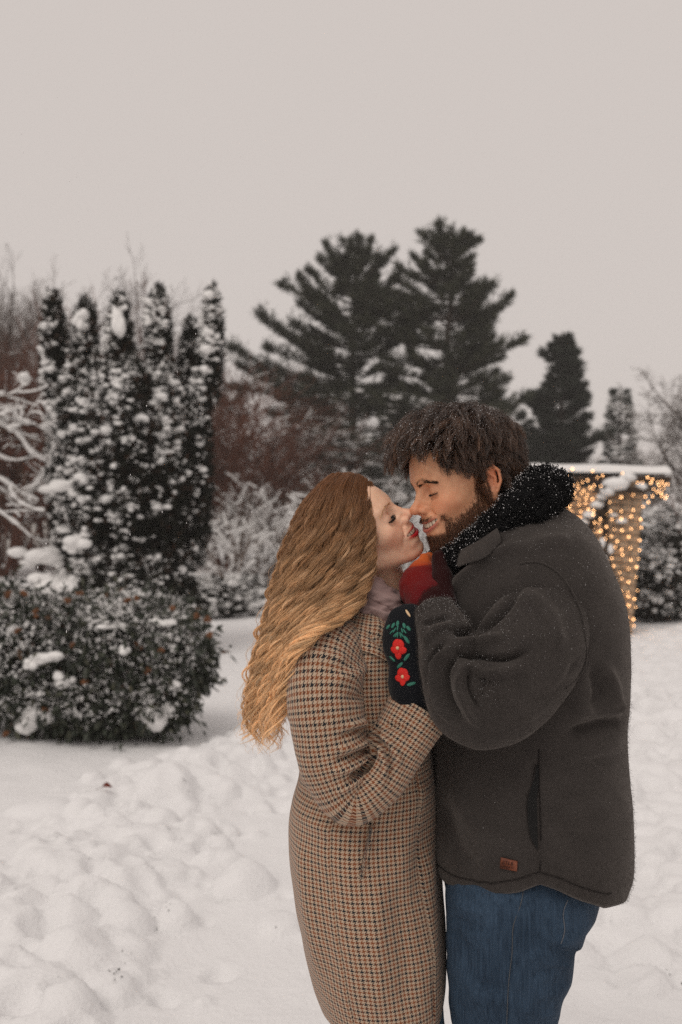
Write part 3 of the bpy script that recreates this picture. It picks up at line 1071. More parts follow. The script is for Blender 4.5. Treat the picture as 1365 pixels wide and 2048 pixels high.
# ---- pines
def conifer(name, label, base, H, trunk_r, limbs, rng, needle_len, mat, parent_group, snow_below, tuft_n=7, dens=1.0, droop=0.0, snow_amt=1.0, lean=0.0, width=0.020):
    """limbs: list of (start xyz, tip xyz); every limb carries side twigs with needle tufts"""
    root = tag(empty(name, base), label, 'tree', parent_group)
    base = A(base, float)
    top = base + A([lean, 0, H])
    C = np.linspace(0, 1, 10)[:, None] * (top - base) + base; C[1:-1] += rng.normal(0, H * 0.004, (8, 3))
    tr = MB(); tr.add(*tube(C, np.linspace(trunk_r, trunk_r * 0.12, 10), 7))
    cr, sn = MB(), MB()
    cents, dirs = [], []
    for a, b in limbs:
        a, b = A(a, float), A(b, float)
        L = np.linalg.norm(b - a)
        mid = (a + b) / 2 + A([0, 0, -L * 0.10 - droop * L]) + rng.normal(0, .04 * L, 3)
        P = catmull(A([a, mid, b]), 8)
        tr.add(*tube(P, np.linspace(trunk_r * 0.22, 0.012, 8) * min(1, L / 2.5 + .3), 5))
        nt_ = int((18 + 30 * L) * dens)
        t = rng.uniform(0.22, 1.0, nt_) ** 0.8
        x = t * 7; i = np.clip(np.floor(x).astype(int), 0, 6); f = (x - i)[:, None]
        q = P[i] * (1 - f) + P[i + 1] * f
        d = unit(P[i + 1] - P[i])
        lat = unit(np.cross(d, A([0, 0, 1.0]))) * rng.choice([-1, 1], nt_)[:, None]
        td = unit(d * 0.75 + lat * rng.uniform(0.3, 1.0, nt_)[:, None] + A([0, 0, 0.28]) + rng.normal(0, .18, (nt_, 3)))
        tl = np.minimum(0.14 + 0.55 * L * (1 - t) ** .75, .95) * rng.uniform(.3, 1.25, nt_)
        for k in (0.2, 0.42, 0.65, 0.85, 1.05):
            m_ = (tl > .3) | (k > .5)
            cents.append((q + td * (tl * k)[:, None] + rng.normal(0, .03, q.shape))[m_]); dirs.append((td + A([0, 0, .25]) * k)[m_])
        # tip
        cents.append(np.repeat(b[None], 3, 0) + rng.normal(0, .05, (3, 3))); dirs.append(np.repeat(d[-1:], 3, 0))
        # snow lying along the limb
        if a[2] < snow_below or rng.random() < 0.0:
            m = rng.random(nt_) < 0.40 * snow_amt * smooth01((snow_below - b[2]) / 2.0 + .35)
            c = (q + td * (tl * .55)[:, None])[m] + A([0, 0, 0.05])
            if len(c): sn.add(*scatter(ICO1, c, np.stack([rng.uniform(.10, .24, len(c)), rng.uniform(.10, .24, len(c)), rng.uniform(.04, .075, len(c))], -1), rng, lump=.14))
    # leader
    tz = np.linspace(0.80, 1.0, int(18 * dens) + 4)
    lead = base + (top - base) * tz[:, None]
    cents.append(lead + rng.normal(0, .05, lead.shape)); dirs.append(np.tile(A([0, 0, 1.0]), (len(lead), 1)) + rng.normal(0, .5, lead.shape))
    C, Dd = np.concatenate(cents), np.concatenate(dirs)
    V, F = blades(C, unit(Dd), needle_len, width, rng, 0.48, tuft_n)
    var = np.repeat(rng.random(len(C)), tuft_n * 3)
    cr.add(V, F, var)
    tr.build('trunk', M_bark, root)
    cr.build('crown', mat, root, smooth=False)
    if sn.n: tag(sn.build('snow_load', M_snow_clump, root), kind='stuff')
    return root


def auto_limbs(base, H, rng, prof, n, up=0.25, z0=0.12, lean=0.0, jit=0.25):
    """whorled limbs; prof(h) gives the crown radius at relative height h"""
    out = []
    for k in range(n):
        h = z0 + (0.97 - z0) * (k + rng.uniform(-.4, .4)) / n
        az = k * 2.4 + rng.normal(0, .5)
        r = prof(h) * rng.uniform(1 - jit, 1 + jit * .5)
        a = A(base) + A([lean * h, 0, H * h])
        out.append((a, a + A([math.cos(az) * r, math.sin(az) * r, r * up * rng.uniform(.4, 1.5)])))
    return out


def limbs_to_pixels(base, d, marks, rng):
    """limbs whose tips stand at given picture points, at about the tree's own distance"""
    out = []
    for (sx, sy, tx, ty) in marks:
        dd = d + rng.normal(0, .5)
        a = WD(sx, sy, d); b = WD(tx, ty, dd)
        out.append((a, b))
    return out


# the two big pines in the middle
dP = 32.0
bR = WD(880, 1120, dP); bR[2] = 0
hR = WD(905, 452, dP)[2]
prof = lambda h: 3.4 * (1 - h) ** 0.66 * (0.72 + 0.28 * math.sin(h * 21)) + 0.2
lim = limbs_to_pixels(bR, dP, [(893, 640, 1020, 596), (890, 742, 1048, 684), (897, 560, 962, 578), (901, 505, 940, 492), (900, 530, 852, 470), (898, 560, 800, 540), (892, 640, 778, 640), (888, 720, 990, 780), (888, 700, 960, 700),
                               (899, 520, 925, 470), (902, 490, 880, 452), (895, 600, 940, 545), (890, 660, 985, 640), (886, 780, 1010, 760), (884, 800, 960, 820), (884, 820, 780, 830), (886, 760, 760, 740), (890, 690, 800, 670), (896, 580, 830, 520)], rp)
lim += limbs_to_pixels(bR, dP, [(892, 650, 830, 600), (890, 700, 960, 650), (888, 740, 1000, 720), (888, 760, 1000, 690), (886, 800, 990, 800), (886, 740, 820, 700), (884, 790, 800, 780), (896, 570, 850, 530), (898, 550, 940, 520), (890, 680, 1000, 620), (894, 610, 960, 600), (884, 830, 950, 850), (892, 640, 772, 600), (890, 700, 762, 665), (896, 600, 790, 560), (888, 740, 770, 720)], rp)
lim += auto_limbs(bR, hR, rp, prof, 96, .38, .16, 0.4, .5)
conifer('pine_tree', 'taller dark pine with upswept layered limbs, directly behind the man', bR, hR, 0.24, lim, rp, 0.22, M_needle, 'pines behind the couple', 4.6, 6, .75, lean=0.4)
bL = WD(700, 1118, dP + 1.5); bL[2] = 0
hL = WD(712, 490, dP + 1.5)[2]
lim = limbs_to_pixels(bL, dP + 1.5, [(712, 560, 742, 482), (708, 575, 652, 492), (708, 590, 786, 505), (705, 640, 566, 574), (703, 690, 520, 632), (700, 760, 466, 700), (700, 640, 600, 560), (706, 600, 690, 484), (702, 720, 540, 700), (700, 800, 480, 780), (700, 820, 545, 830),
                                     (704, 660, 640, 590), (704, 640, 770, 590), (702, 700, 780, 660), (698, 840, 600, 860), (698, 780, 600, 760), (708, 560, 668, 520), (710, 550, 720, 478)], rp)
lim += limbs_to_pixels(bL, dP + 1.5, [(702, 700, 590, 650), (702, 730, 560, 660), (700, 780, 520, 740), (700, 800, 590, 800), (700, 770, 480, 735), (704, 650, 600, 610), (706, 610, 620, 545), (708, 580, 640, 520), (706, 620, 750, 560), (703, 680, 780, 620), (700, 830, 560, 800), (700, 850, 640, 840), (700, 740, 620, 700), (706, 590, 760, 520), (704, 650, 806, 600), (702, 710, 812, 665), (706, 610, 796, 555), (700, 770, 800, 740)], rp)
lim += auto_limbs(bL, hL, rp, lambda h: 3.7 * (1 - h) ** 0.62 * (0.7 + 0.3 * math.sin(h * 19 + 1)) + 0.2, 92, .34, .14, 0.2, .5)
conifer('pine_tree', 'broader dark pine with two leaders and long left-hand limbs, behind the woman', bL, hL, 0.22, lim, rp, 0.22, M_needle, 'pines behind the couple', 5.0, 6, .72, lean=0.2)
# conifers on the right
bC = WD(1125, 1110, 36.0); bC[2] = 0; hC = WD(1120, 665, 36.0)[2]
lim = auto_limbs(bC, hC, rp, lambda h: 2.9 * (1.01 - h) ** 0.85 * (.8 + .2 * math.sin(h * 31)) + 0.05, 130, .30, .08, 0, .4)
conifer('conifer_tree', 'dense dark conifer rising over the snowy roof beside his collar', bC, hC, 0.18, lim, rp, 0.20, M_spruce, 'conifers on the right', 1.0, 8, 1.0)
bC = WD(1240, 1110, 38.0); bC[2] = 0; hC = WD(1236, 768, 38.0)[2]
lim = auto_limbs(bC, hC, rp, lambda h: 1.15 * (1.03 - h) ** 0.9 + 0.08, 78, -.05, .08, 0, .25)
conifer('conifer_tree', 'small narrow spruce standing right of the dense conifer', bC, hC, 0.12, lim, rp, 0.15, M_spruce, 'conifers on the right', 6.0, 6, 0.8, snow_amt=.6)
bC = WD(1020, 1110, 42.0); bC[2] = 0; hC = WD(1020, 800, 42.0)[2]
lim = auto_limbs(bC, hC, rp, lambda h: 1.9 * (1.03 - h) ** 0.6 + 0.1, 60, .15, .08, 0, .3)
conifer('conifer_tree', 'low bushy conifer between the tall pine and the dense conifer', bC, hC, 0.12, lim, rp, 0.2, M_spruce, 'conifers on the right', 4.0, 6, 0.9, snow_amt=.6)
bC = WD(450, 1110, 40.0); bC[2] = 0; hC = WD(450, 760, 40.0)[2]
lim = auto_limbs(bC, hC, rp, lambda h: 1.6 * (1.03 - h) ** 0.6 + 0.1, 46, .15, .08, 0, .3)
conifer('conifer_tree', 'low hazy conifer just right of the columnar yew', bC, hC, 0.12, lim, rp, 0.2, M_spruce, 'conifers on the left', 4.0, 6, 0.8, snow_amt=.6)


# ---- leafless trees and shrubs
def tubes(P, R, k):
    """many tubes at once: P (n, m, 3), R (n, m), k sides"""
    n, m, _ = P.shape
    T = unit(P[:, -1] - P[:, 0])
    N = unit(np.cross(T, np.tile(A([0.31, 0.95, 0.05]), (n, 1)) + 1e-3 * np.arange(n)[:, None] % 1)); B = np.cross(T, N)
    th = np.arange(k) / k * 2 * np.pi
    ring = np.cos(th)[None, :, None] * N[:, None] + np.sin(th)[None, :, None] * B[:, None]            # n,k,3
    V = P[:, :, None] + R[:, :, None, None] * ring[:, None]
    F = grid_faces(m, k)[None] + (np.arange(n) * m * k)[:, None, None]
    return V.reshape(-1, 3), F.reshape(-1, 4)


def spikes(P, R):
    """fine twigs: three-sided points from P[:,0] to P[:,-1]"""
    n = len(P)
    T = unit(P[:, -1] - P[:, 0]); N = unit(np.cross(T, A([0.31, 0.95, 0.05]))); B = np.cross(T, N)
    th = np.arange(3) / 3 * 2 * np.pi
    ring = P[:, :1] + R[:, :1, None] * (np.cos(th)[None, :, None] * N[:, None] + np.sin(th)[None, :, None] * B[:, None])
    V = np.concatenate([ring, P[:, -1:]], 1)
    F = A([[0, 1, 3], [1, 2, 3], [2, 0, 3]])[None] + (np.arange(n) * 4)[:, None, None]
    return V.reshape(-1, 3), F.reshape(-1, 3)


def grow(mb, sn, p, d, L, r, rng, par, var, depth=0):
    """a whole branching system, one level at a time; sn collects the snow lying on the branches"""
    p, d = np.atleast_2d(p).astype(float), np.atleast_2d(d).astype(float)
    n = len(p)
    L, r, var = (np.broadcast_to(np.asarray(x, float), (n,)).copy() for x in (L, r, var))
    while True:
        last = depth >= par['depth']
        m = 3 if last else 5 - (depth > 1)
        P = np.zeros((n, m, 3)); P[:, 0] = p
        dd = unit(d)
        g = par['up'] if depth < par['turn'] else par['tip']
        for i in range(1, m):
            dd = unit(dd + rng.normal(0, par['wig'], (n, 3)) + A([0, 0, g]))
            P[:, i] = P[:, i - 1] + dd * (L / (m - 1))[:, None]
        r1 = r * par['taper']
        R = r[:, None] + (r1 - r)[:, None] * np.linspace(0, 1, m)[None]
        if last:
            V, F = spikes(P, R); mb.add(V, F, np.repeat(var, 4))
        else:
            k = 5 if depth == 0 else 3
            V, F = tubes(P, R, k); mb.add(V, F, np.repeat(var, m * k))
        if sn is not None and depth >= par['snow_from']:
            T = unit(P[:, -1] - P[:, 0]); h = np.sqrt(np.maximum(0, 1 - T[:, 2] ** 2))
            q = (rng.random(n) < par['snow'] * (1, 1, .6, .28, .12)[depth]) & (h > .4)
            if q.any():
                off = np.maximum(R[q], .006) * .9
                Rs = np.maximum(R[q] * 1.15, par['snow_r'] * (1.9, 1.6, 1, .8, .8)[depth]) * (h[q] * rng.uniform(.6, 1.3, q.sum()))[:, None]
                sn.add(*tubes(P[q] + A([0, 0, 1.0]) * off[..., None], Rs * (1 - .5 * last * np.linspace(0, 1, m)[None]), 3))
        if last: return
        kk = par['kids'][depth]
        t = par['first'] + (1 - par['first']) * (np.arange(kk)[None] + rng.random((n, kk))) / kk
        x = t * (m - 1); i = np.minimum(x.astype(int), m - 2); f = (x - i)[..., None]
        ar = np.arange(n)[:, None]
        q0, q1 = P[ar, i], P[ar, i + 1]
        ax = unit(q1 - q0)
        side = unit(np.cross(ax, rng.normal(size=ax.shape)))
        p = (q0 + (q1 - q0) * f).reshape(-1, 3)
        d = unit(ax * par['along'] + side * par['spread']).reshape(-1, 3)
        L = (L[:, None] * par['len'] * rng.uniform(.6, 1.15, (n, kk)) * (1.1 - .45 * t)).ravel()
        r = np.repeat(np.maximum(r1 * .72, par.get('rmin', .0035)), kk) if depth else np.repeat(r * .5, kk)
        var = np.clip(np.repeat(var, kk) + rng.normal(0, .2, n * kk), 0, 1)
        n = len(p); depth += 1


TREE = dict(stem=(.50, .60), wig=.12, up=.08, tip=.10, turn=2, taper=.35, depth=4, kids=[12, 7, 6, 6], first=.22, along=1.0, spread=.72, len=.62, snow=.35, snow_from=1, snow_r=.012, rmin=.006)
SHRUB = dict(wig=.16, up=.05, tip=-.06, turn=1, taper=.5, depth=3, kids=[7, 5, 3], first=.25, along=.8, spread=.8, len=.55, snow=.70, snow_from=0, snow_r=.018)


def bare_tree(name, label, cat, base, H, r, rng, par, mat, group, stems=1, spread=.1, snow=True):
    root = tag(empty(name, base), label, cat, group)
    mb, sn = MB(), (MB() if snow else None)
    for s in range(stems):
        az = rng.uniform(0, 6.28)
        sp = spread * rng.uniform(.3, 1.2)
        d = unit(A([math.cos(az) * sp, math.sin(az) * sp, 1.0]))
        grow(mb, sn, A(base, float) + A([math.cos(az), math.sin(az), 0]) * spread * .3, d, H * rng.uniform(*par.get('stem', (.45, .62))), r, rng, par, rng.random())
    mb.build('branches', mat, root)
    if snow and sn.n: tag(sn.build('snow_load', M_snow_clump, root), kind='stuff')
    return root


def at_ground(px, d):
    p = WD(px, 1024, d); p[2] = ground_z(p[0], p[1]) - 0.03
    return p


bare_tree('bare_tree', 'tallest leafless tree, its upswept crown cut by the left picture edge', 'tree', at_ground(-5, 44), WD(0, 475, 44)[2] * 1.08, .15, rp, TREE, M_twig, 'leafless trees', 3, .22)
bare_tree('bare_tree', 'leafless tree rising between the left edge and the first yew spire', 'tree', at_ground(75, 47), WD(0, 555, 47)[2] * 1.25, .14, rp, TREE, M_twig, 'leafless trees', 3, .25)
bare_tree('bare_tree', 'leafless tree with a fine rounded crown above the second yew spire', 'tree', at_ground(185, 49), WD(0, 558, 49)[2] * 1.4, .15, rp, TREE, M_twig, 'leafless trees', 3, .28)
bare_tree('bare_tree', 'pale snow-dusted leafless tree at the right picture edge', 'tree', at_ground(1380, 30), WD(0, 710, 30)[2] * 1.25, .10, rp, dict(TREE, snow=.8, snow_from=2, snow_r=.014, spread=.95, tip=-.02), M_twig, 'leafless trees', 3, .25)
bare_tree('bare_tree', 'small leafless tree peeping between the middle yew spires', 'tree', at_ground(275, 46), WD(0, 640, 46)[2] * 1.3, .12, rp, TREE, M_twig_red, 'leafless trees', 3, .3)
for i, (px, d, top, lab) in enumerate(((10, 24, 720, 'russet leafless shrub at the left picture edge below the tallest tree'), (95, 26, 760, 'russet leafless shrub hidden partly by the left side of the yew'),
                                       (448, 26, 800, 'russet leafless shrub showing right of the columnar yew'), (385, 30, 830, 'russet leafless shrub behind the right side of the yew'), (50, 33, 700, 'tall russet leafless shrub behind the one at the left edge'))):
    bare_tree('leafless_shrub', lab, 'shrub', at_ground(px, d), WD(0, top, d)[2] * 1.35, .040, rp, dict(SHRUB, stem=(.5, .8), snow=.04, tip=.05, kids=[12, 9, 7]), M_twig_red, 'russet shrubs', 20, .6)
# snow-laden thicket in front of the pines
for i, (px, d, top, lab) in enumerate(((475, 19, 905, 'snow-laden arching shrub left of the woman, nearest the yew'), (560, 20, 880, 'snow-laden arching shrub just behind the woman\'s hair'), (650, 22, 860, 'snow-laden arching shrub straight above the woman\'s head'),
                                       (740, 20, 885, 'snow-laden arching shrub between the two heads'), (820, 22, 870, 'snow-laden arching shrub hidden partly by the man\'s fringe'), (520, 24, 850, 'taller snow-laden shrub below the long pine limbs'),
                                       (700, 26, 835, 'taller snow-laden shrub at the foot of the pines'), (790, 16, 985, 'low snowy shrub seen between the two faces'))):
    bare_tree('snowy_shrub', lab, 'shrub', at_ground(px, d), WD(0, top, d)[2] * 1.0, .03, rp, SHRUB, M_twig, 'snow-laden thicket', 10, .85)
# branches of a small tree outside the frame reaching in from the left, each with its ridge of snow
bt_ = tag(empty('snowy_tree', at_ground(-190, 10.5)), 'small leafless tree at the left edge reaching in thick snow-laden branches', 'tree')
br_, sb_ = MB(), MB()
stem = WD([-190, -170, -140], [1330, 1050, 830], 10.5); br_.add(*tube(catmull(stem, 8), np.linspace(.09, .05, 8), 7), a=.3)
for pts in ([(-160, 950), (-60, 850), (20, 862), (62, 905), (100, 930)], [(-170, 1000), (-60, 945), (10, 962), (52, 990), (88, 1003)], [(-160, 960), (-40, 905), (30, 925), (90, 915)], [(-150, 900), (-50, 800), (15, 790), (50, 770)],
            [(10, 962), (40, 1005), (92, 1020)], [(20, 862), (45, 850), (75, 860)], [(-60, 850), (0, 830), (40, 815)], [(-165, 1030), (-40, 1010), (20, 1040), (60, 1075)], [(52, 990), (70, 975), (100, 978)]):
    P = catmull(WD(*A(pts, float).T, 10.5 + rp.normal(0, .25)), 14); P[1:] += np.cumsum(rp.normal(0, .006, (13, 3)), 0)
    r_ = np.linspace(.022, .006, 14); br_.add(*tube(P, r_, 5), a=rp.random())
    sb_.add(*tube(P + A([0, 0, .016]), np.linspace(.036, .014, 14) * (1 + .25 * rp.normal(size=14)), 6))
    grow(br_, sb_, P[::2], unit(rp.normal(0, 1, (7, 3)) + A([.6, 0, .1])), .38, .007, rp, dict(SHRUB, depth=2, kids=[3, 3], snow_r=.008, snow=.35), rp.random(7))
br_.build('branches', M_twig, bt_); tag(sb_.build('snow_load', M_snow_clump, bt_), kind='stuff')
bare_tree('snowy_shrub', 'low snow-covered branches at the left edge by the white fence', 'shrub', at_ground(30, 15), 1.5, .03, rp, dict(SHRUB, snow=.95, snow_r=.018), M_twig, 'snow-laden thicket', 7, 1.1)
bare_tree('snowy_shrub', 'snow-dusted twiggy shrub at the right edge behind the lit pier', 'shrub', at_ground(1385, 17), 2.5, .03, rp, dict(SHRUB, snow=.8), M_twig_red, 'snow-laden thicket', 9, .7)


# ---- evergreen shrubs (yew columns, leathery-leaved shrub, low dark shrubs)
def leafy(name, label, cat, blobs, n_leaf, leaf_fn, rng, mat, n_snow, snow_r, group, wind=0.6, big=(), core=.62, extra=None, dust=.5, dust_l=(.03, .07)):
    """blobs: (centre xyz, radii xyz). Foliage stands on and in the blobs' outer shells; snow lodges on the lit, windward side"""
    base = A(blobs[0][0], float).copy(); base[2] = ground_z(base[0], base[1])
    root = tag(empty(name, base), label, cat, group)
    vol = A([np.prod(b[1]) ** (2 / 3) for b in blobs]); pr = vol / vol.sum()
    def sample(n, lo=.72, hi=1.08):
        k = rng.choice(len(blobs), n, p=pr)
        d = unit(rng.normal(size=(n, 3)))
        c = A([b[0] for b in blobs])[k]; r = A([b[1] for b in blobs])[k]
        P = c + d * r * rng.uniform(lo, hi, (n, 1))
        keep = np.ones(n, bool)
        for j, (bc, br) in enumerate(blobs):       # drop what lies deep inside another blob
            q = np.linalg.norm((P - A(bc)) / A(br), axis=1)
            keep &= ~((q < .62) & (k != j))
        keep &= P[:, 2] > 0.02
        keep &= (d[:, 1] < .35) | (rng.random(n) < .3)                      # the far side is thinner
        return P[keep], d[keep]
    P, d = sample(n_leaf)
    fo = MB(); leaf_fn(fo, P, d, rng)
    if extra is not None: extra(fo, rng)
    co = MB()  # added dark filler blobs that darken the inside and block see-through
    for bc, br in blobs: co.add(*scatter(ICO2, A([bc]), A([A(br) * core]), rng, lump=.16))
    co.build('dark_core', M_core, root)
    fo.build('crown', mat, root, smooth=False)
    sn = MB()
    P, d = sample(n_snow * 8, .84, 1.03)
    w = np.clip(.30 + d[:, 2] * .5 - d[:, 0] * wind - d[:, 1] * .4, .08, 1)
    w *= np.clip(.8 + .9 * vnoise3(P * 3.1, 4), .2, 1.2)                  # snow lodges in patches
    m = rng.random(len(P)) < w
    P, d = P[m][:n_snow], d[m][:n_snow]
    r = rng.uniform(snow_r[0], snow_r[1], len(P)) * rng.uniform(.35, 1.1, len(P)) * np.clip(.8 - d[:, 0] * wind * .6, .45, 1.4)
    # every clump is a few fused lumps
    for q in range(2):
        o = rng.normal(0, .55, P.shape) * r[:, None] * A([1.2, .6, .5]) * (q > 0)
        rr = r * rng.uniform(.5, .95, len(P))
        R3 = np.stack([rr * rng.uniform(.8, 1.5, len(P)), rr, rr * rng.uniform(.5, .95, len(P))], -1)
        bg = rr > .6 * snow_r[1]
        sn.add(*scatter(ICO1, (P + o)[bg], R3[bg], rng, lump=.12)); sn.add(*scatter(ICO0, (P + o)[~bg], R3[~bg], rng, lump=.12))
    # dusting on single sprays
    P, d = sample(int(n_leaf * dust), .95, 1.08)
    m = rng.random(len(P)) < np.clip(.35 + d[:, 2] * .5 - d[:, 0] * wind * .8 - d[:, 1] * .3, .04, 1)
    P, d = P[m], d[m]
    V, F = fan(P + A([0, 0, .01]), unit(d * .6 + A([0, 0, .35]) + rng.normal(0, .5, P.shape)), rng, rng.uniform(*dust_l, len(P)), rng.uniform(*dust_l, len(P)) * .35)
    sn.add(V, F)
    for c, rr in big:
        cc = A([c]) + rng.normal(0, .38, (7, 3)) * A(rr) * A([1, .6, .7])
        sn.add(*scatter(ICO2, np.concatenate([A([c]), cc]), A(rr)[None] * np.concatenate([[.5], rng.uniform(.3, .55, 7)])[:, None], rng, lump=.05))
    tag(sn.build('snow_load', M_snow_clump, root), kind='stuff')
    return root


def yew_leaf(mb, P, d, rng):
    dr = unit(d * .55 + A([0, 0, .9]) + rng.normal(0, .3, P.shape))
    V, F = blades(P, dr, .080, .017, rng, .45, 4)
    mb.add(V, F, np.repeat(rng.random(len(P)), 12))


dY = 11.0
blobs = []
for (tx, ty, w, v) in ((108, 588, 30, .0), (172, 600, 34, .25), (240, 592, 33, -.15), (318, 578, 32, .0), (382, 640, 32, .3), (426, 574, 25, -.05), (205, 760, 42, -.42), (285, 770, 44, -.4), (150, 780, 40, -.25), (360, 790, 40, -.25), (260, 720, 50, .5), (340, 740, 46, .5)):
    t = WD(tx, ty, dY + v); k = dY / FPX
    xb = 245 + (tx - 245) * .66
    b = WD(xb, 1300, dY + v)
    # a spire: upper narrow ellipsoid + body
    blobs.append((A([t[0], t[1], (t[2] + WD(0, ty + 240, dY)[2]) / 2]), A([w * k * .78, w * k * .9, (t[2] - WD(0, ty + 240, dY)[2]) / 2])))
    x2 = WD((tx * .55 + xb * .45), 0, dY)[0]
    blobs.append((A([x2, t[1], WD(0, 930, dY)[2]]), A([w * k * 1.05, w * k * 1.4, 1.08])))
    blobs.append((A([WD(xb, 0, dY)[0], t[1], .62]), A([w * k * 1.1, w * k * 1.4, .60])))
big = [(WD(235, 640, dY - .35), A([.10, .09, .22])), (WD(160, 640, dY - .2), A([.10, .09, .12])), (WD(95, 650, dY - .1), A([.11, .09, .08])), (WD(225, 790, dY - .55), A([.14, .10, .11])), (WD(205, 850, dY - .6), A([.15, .12, .13])), (WD(195, 900, dY - .6), A([.13, .11, .14])),
       (WD(120, 970, dY - .6), A([.22, .14, .10])), (WD(190, 1000, dY - .6), A([.16, .12, .10])), (WD(230, 1030, dY - .6), A([.13, .10, .08])), (WD(80, 1110, dY - .5), A([.28, .2, .14])), (WD(100, 1170, dY - .6), A([.3, .2, .16])), (WD(150, 1090, dY - .7), A([.16, .12, .1]))]
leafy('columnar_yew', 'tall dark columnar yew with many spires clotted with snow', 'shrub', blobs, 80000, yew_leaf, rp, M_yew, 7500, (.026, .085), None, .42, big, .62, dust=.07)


def rhodo_leaf(mb, P, d, rng):
    m = len(P)
    for q in range(3):
        dr = unit(d * .7 + A([0, -.1, -.55]) + rng.normal(0, .45, P.shape))
        out = d * (rng.random(m) ** 6 * .13)[:, None]                       # loose sprigs standing out of the mass
        V, F = fan(P + out + rng.normal(0, .02, P.shape), dr, rng, rng.uniform(.045, .085, m), rng.uniform(.009, .018, m))
        mb.add(V, F, np.repeat(np.clip(rng.random(m) * .93 + (rng.random(m) < .02), 0, 1), 4))


dB = 6.75
def bb(px, py, d, rx, ry, rz): return (WD(px, py, d), A([rx, ry, rz]))
blobs = [bb(40, 1300, dB, .36, .4, .36), bb(150, 1300, dB + .1, .36, .4, .36), bb(250, 1300, dB, .34, .4, .36), bb(335, 1312, dB, .26, .36, .31), bb(385, 1315, dB + .1, .13, .25, .20), bb(90, 1390, dB - .15, .30, .25, .22), bb(200, 1400, dB - .2, .32, .25, .22), bb(310, 1390, dB - .15, .26, .25, .20),
         bb(-60, 1300, dB, .36, .4, .38), bb(300, 1230, dB + .2, .30, .3, .12), bb(20, 1215, dB, .22, .25, .12), bb(110, 1450, dB - .1, .16, .15, .12), bb(190, 1462, dB - .1, .12, .12, .08)]
big = [(WD(95, 1315, dB - .42), A([.12, .09, .055])), (WD(65, 1330, dB - .42), A([.06, .06, .05])), (WD(28, 1258, dB - .35), A([.045, .05, .04])), (WD(130, 1365, dB - .40), A([.07, .06, .07])), (WD(300, 1430, dB - .36), A([.12, .09, .13])), (WD(60, 1440, dB - .34), A([.16, .1, .13])), (WD(230, 1250, dB - .3), A([.10, .09, .03])), (WD(330, 1245, dB - .25), A([.12, .09, .03])), (WD(140, 1420, dB - .35), A([.04, .05, .08])), (WD(250, 1300, dB - .4), A([.06, .06, .05])), (WD(350, 1370, dB - .36), A([.05, .05, .04]))]
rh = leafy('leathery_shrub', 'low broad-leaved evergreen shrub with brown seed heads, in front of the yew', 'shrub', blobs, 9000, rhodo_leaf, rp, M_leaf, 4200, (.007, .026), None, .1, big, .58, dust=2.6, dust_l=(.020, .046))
for px, py in ((15, 1190), (48, 1188), (135, 1200), (160, 1185), (255, 1200), (275, 1195), (345, 1215), (395, 1232), (415, 1240), (35, 1262), (145, 1290), (275, 1295), (325, 1300), (90, 1420), (170, 1365), (295, 1340), (12, 1468), (70, 1225), (420, 1270), (235, 1385)):
    c = WD(px, py, dB - .36 + rp.uniform(-.05, .1)) + rp.normal(0, .008, (7, 3))
    V, F = scatter(ICO1, c, rp.uniform(.008, .014, 7), rp, lump=.2)
    mesh_obj('seed_head', V, F, M_dead, rh)
for i, (px, py, d, s, lab) in enumerate(((420, 1135, 14.5, .42, 'small snowy evergreen shrub beside the yew\'s right foot'), (490, 1110, 15.5, .40, 'small snowy evergreen shrub left of the woman\'s hair'), (530, 1130, 14.8, .30, 'smallest snowy evergreen shrub touching the woman\'s hair in the picture'))):
    p = at_ground(px, d)
    leafy('evergreen_shrub', lab, 'shrub', [(p + A([0, 0, s * .7]), A([s, s * .8, s * .75])), (p + A([s * .7, .1, s * .5]), A([s * .6, s * .6, s * .5]))], 900, yew_leaf, rp, M_yew, 130, (.04, .10), 'low evergreens mid garden', .3, core=.6)
for i, (px, py, d, s, lab) in enumerate(((1310, 1110, 14.2, .55, 'dark snow-dotted evergreen immediately right of the lit pier'), (1375, 1090, 15.0, .85, 'dark snow-dotted evergreen cut by the right picture edge'), (1340, 1030, 17.5, .9, 'taller snow-dotted evergreen behind the two dark ones at the right'))):
    p = at_ground(px, d)
    leafy('evergreen_shrub', lab, 'shrub', [(p + A([0, 0, s * .9]), A([s * .8, s * .7, s * .95])), (p + A([s * .5, .1, s * .5]), A([s * .6, s * .6, s * .5])), (p + A([-.2 * s, -.2, s * .4]), A([s * .6, s * .5, s * .4]))], 2600, yew_leaf, rp, M_yew, 170, (.03, .10), 'evergreens by the lit pier', .1, core=.6)
# far wood closing the horizon
wood = MB()
nw = 90
aw = np.radians(rp.uniform(-34, 34, nw)); dw = rp.uniform(55, 95, nw)
grow(wood, None, np.stack([np.sin(aw) * dw, np.cos(aw) * dw, 0 * aw], -1), np.stack([rp.normal(0, .05, nw), 0 * aw, 1 + 0 * aw], -1), rp.uniform(3.2, 5.2, nw), .12, rp, dict(TREE, depth=3, kids=[10, 9, 8], rmin=.02), rp.random(nw))
tag(wood.build('distant_woods', M_twig, None), 'far leafless wood closing the view', 'wood', kind='stuff')
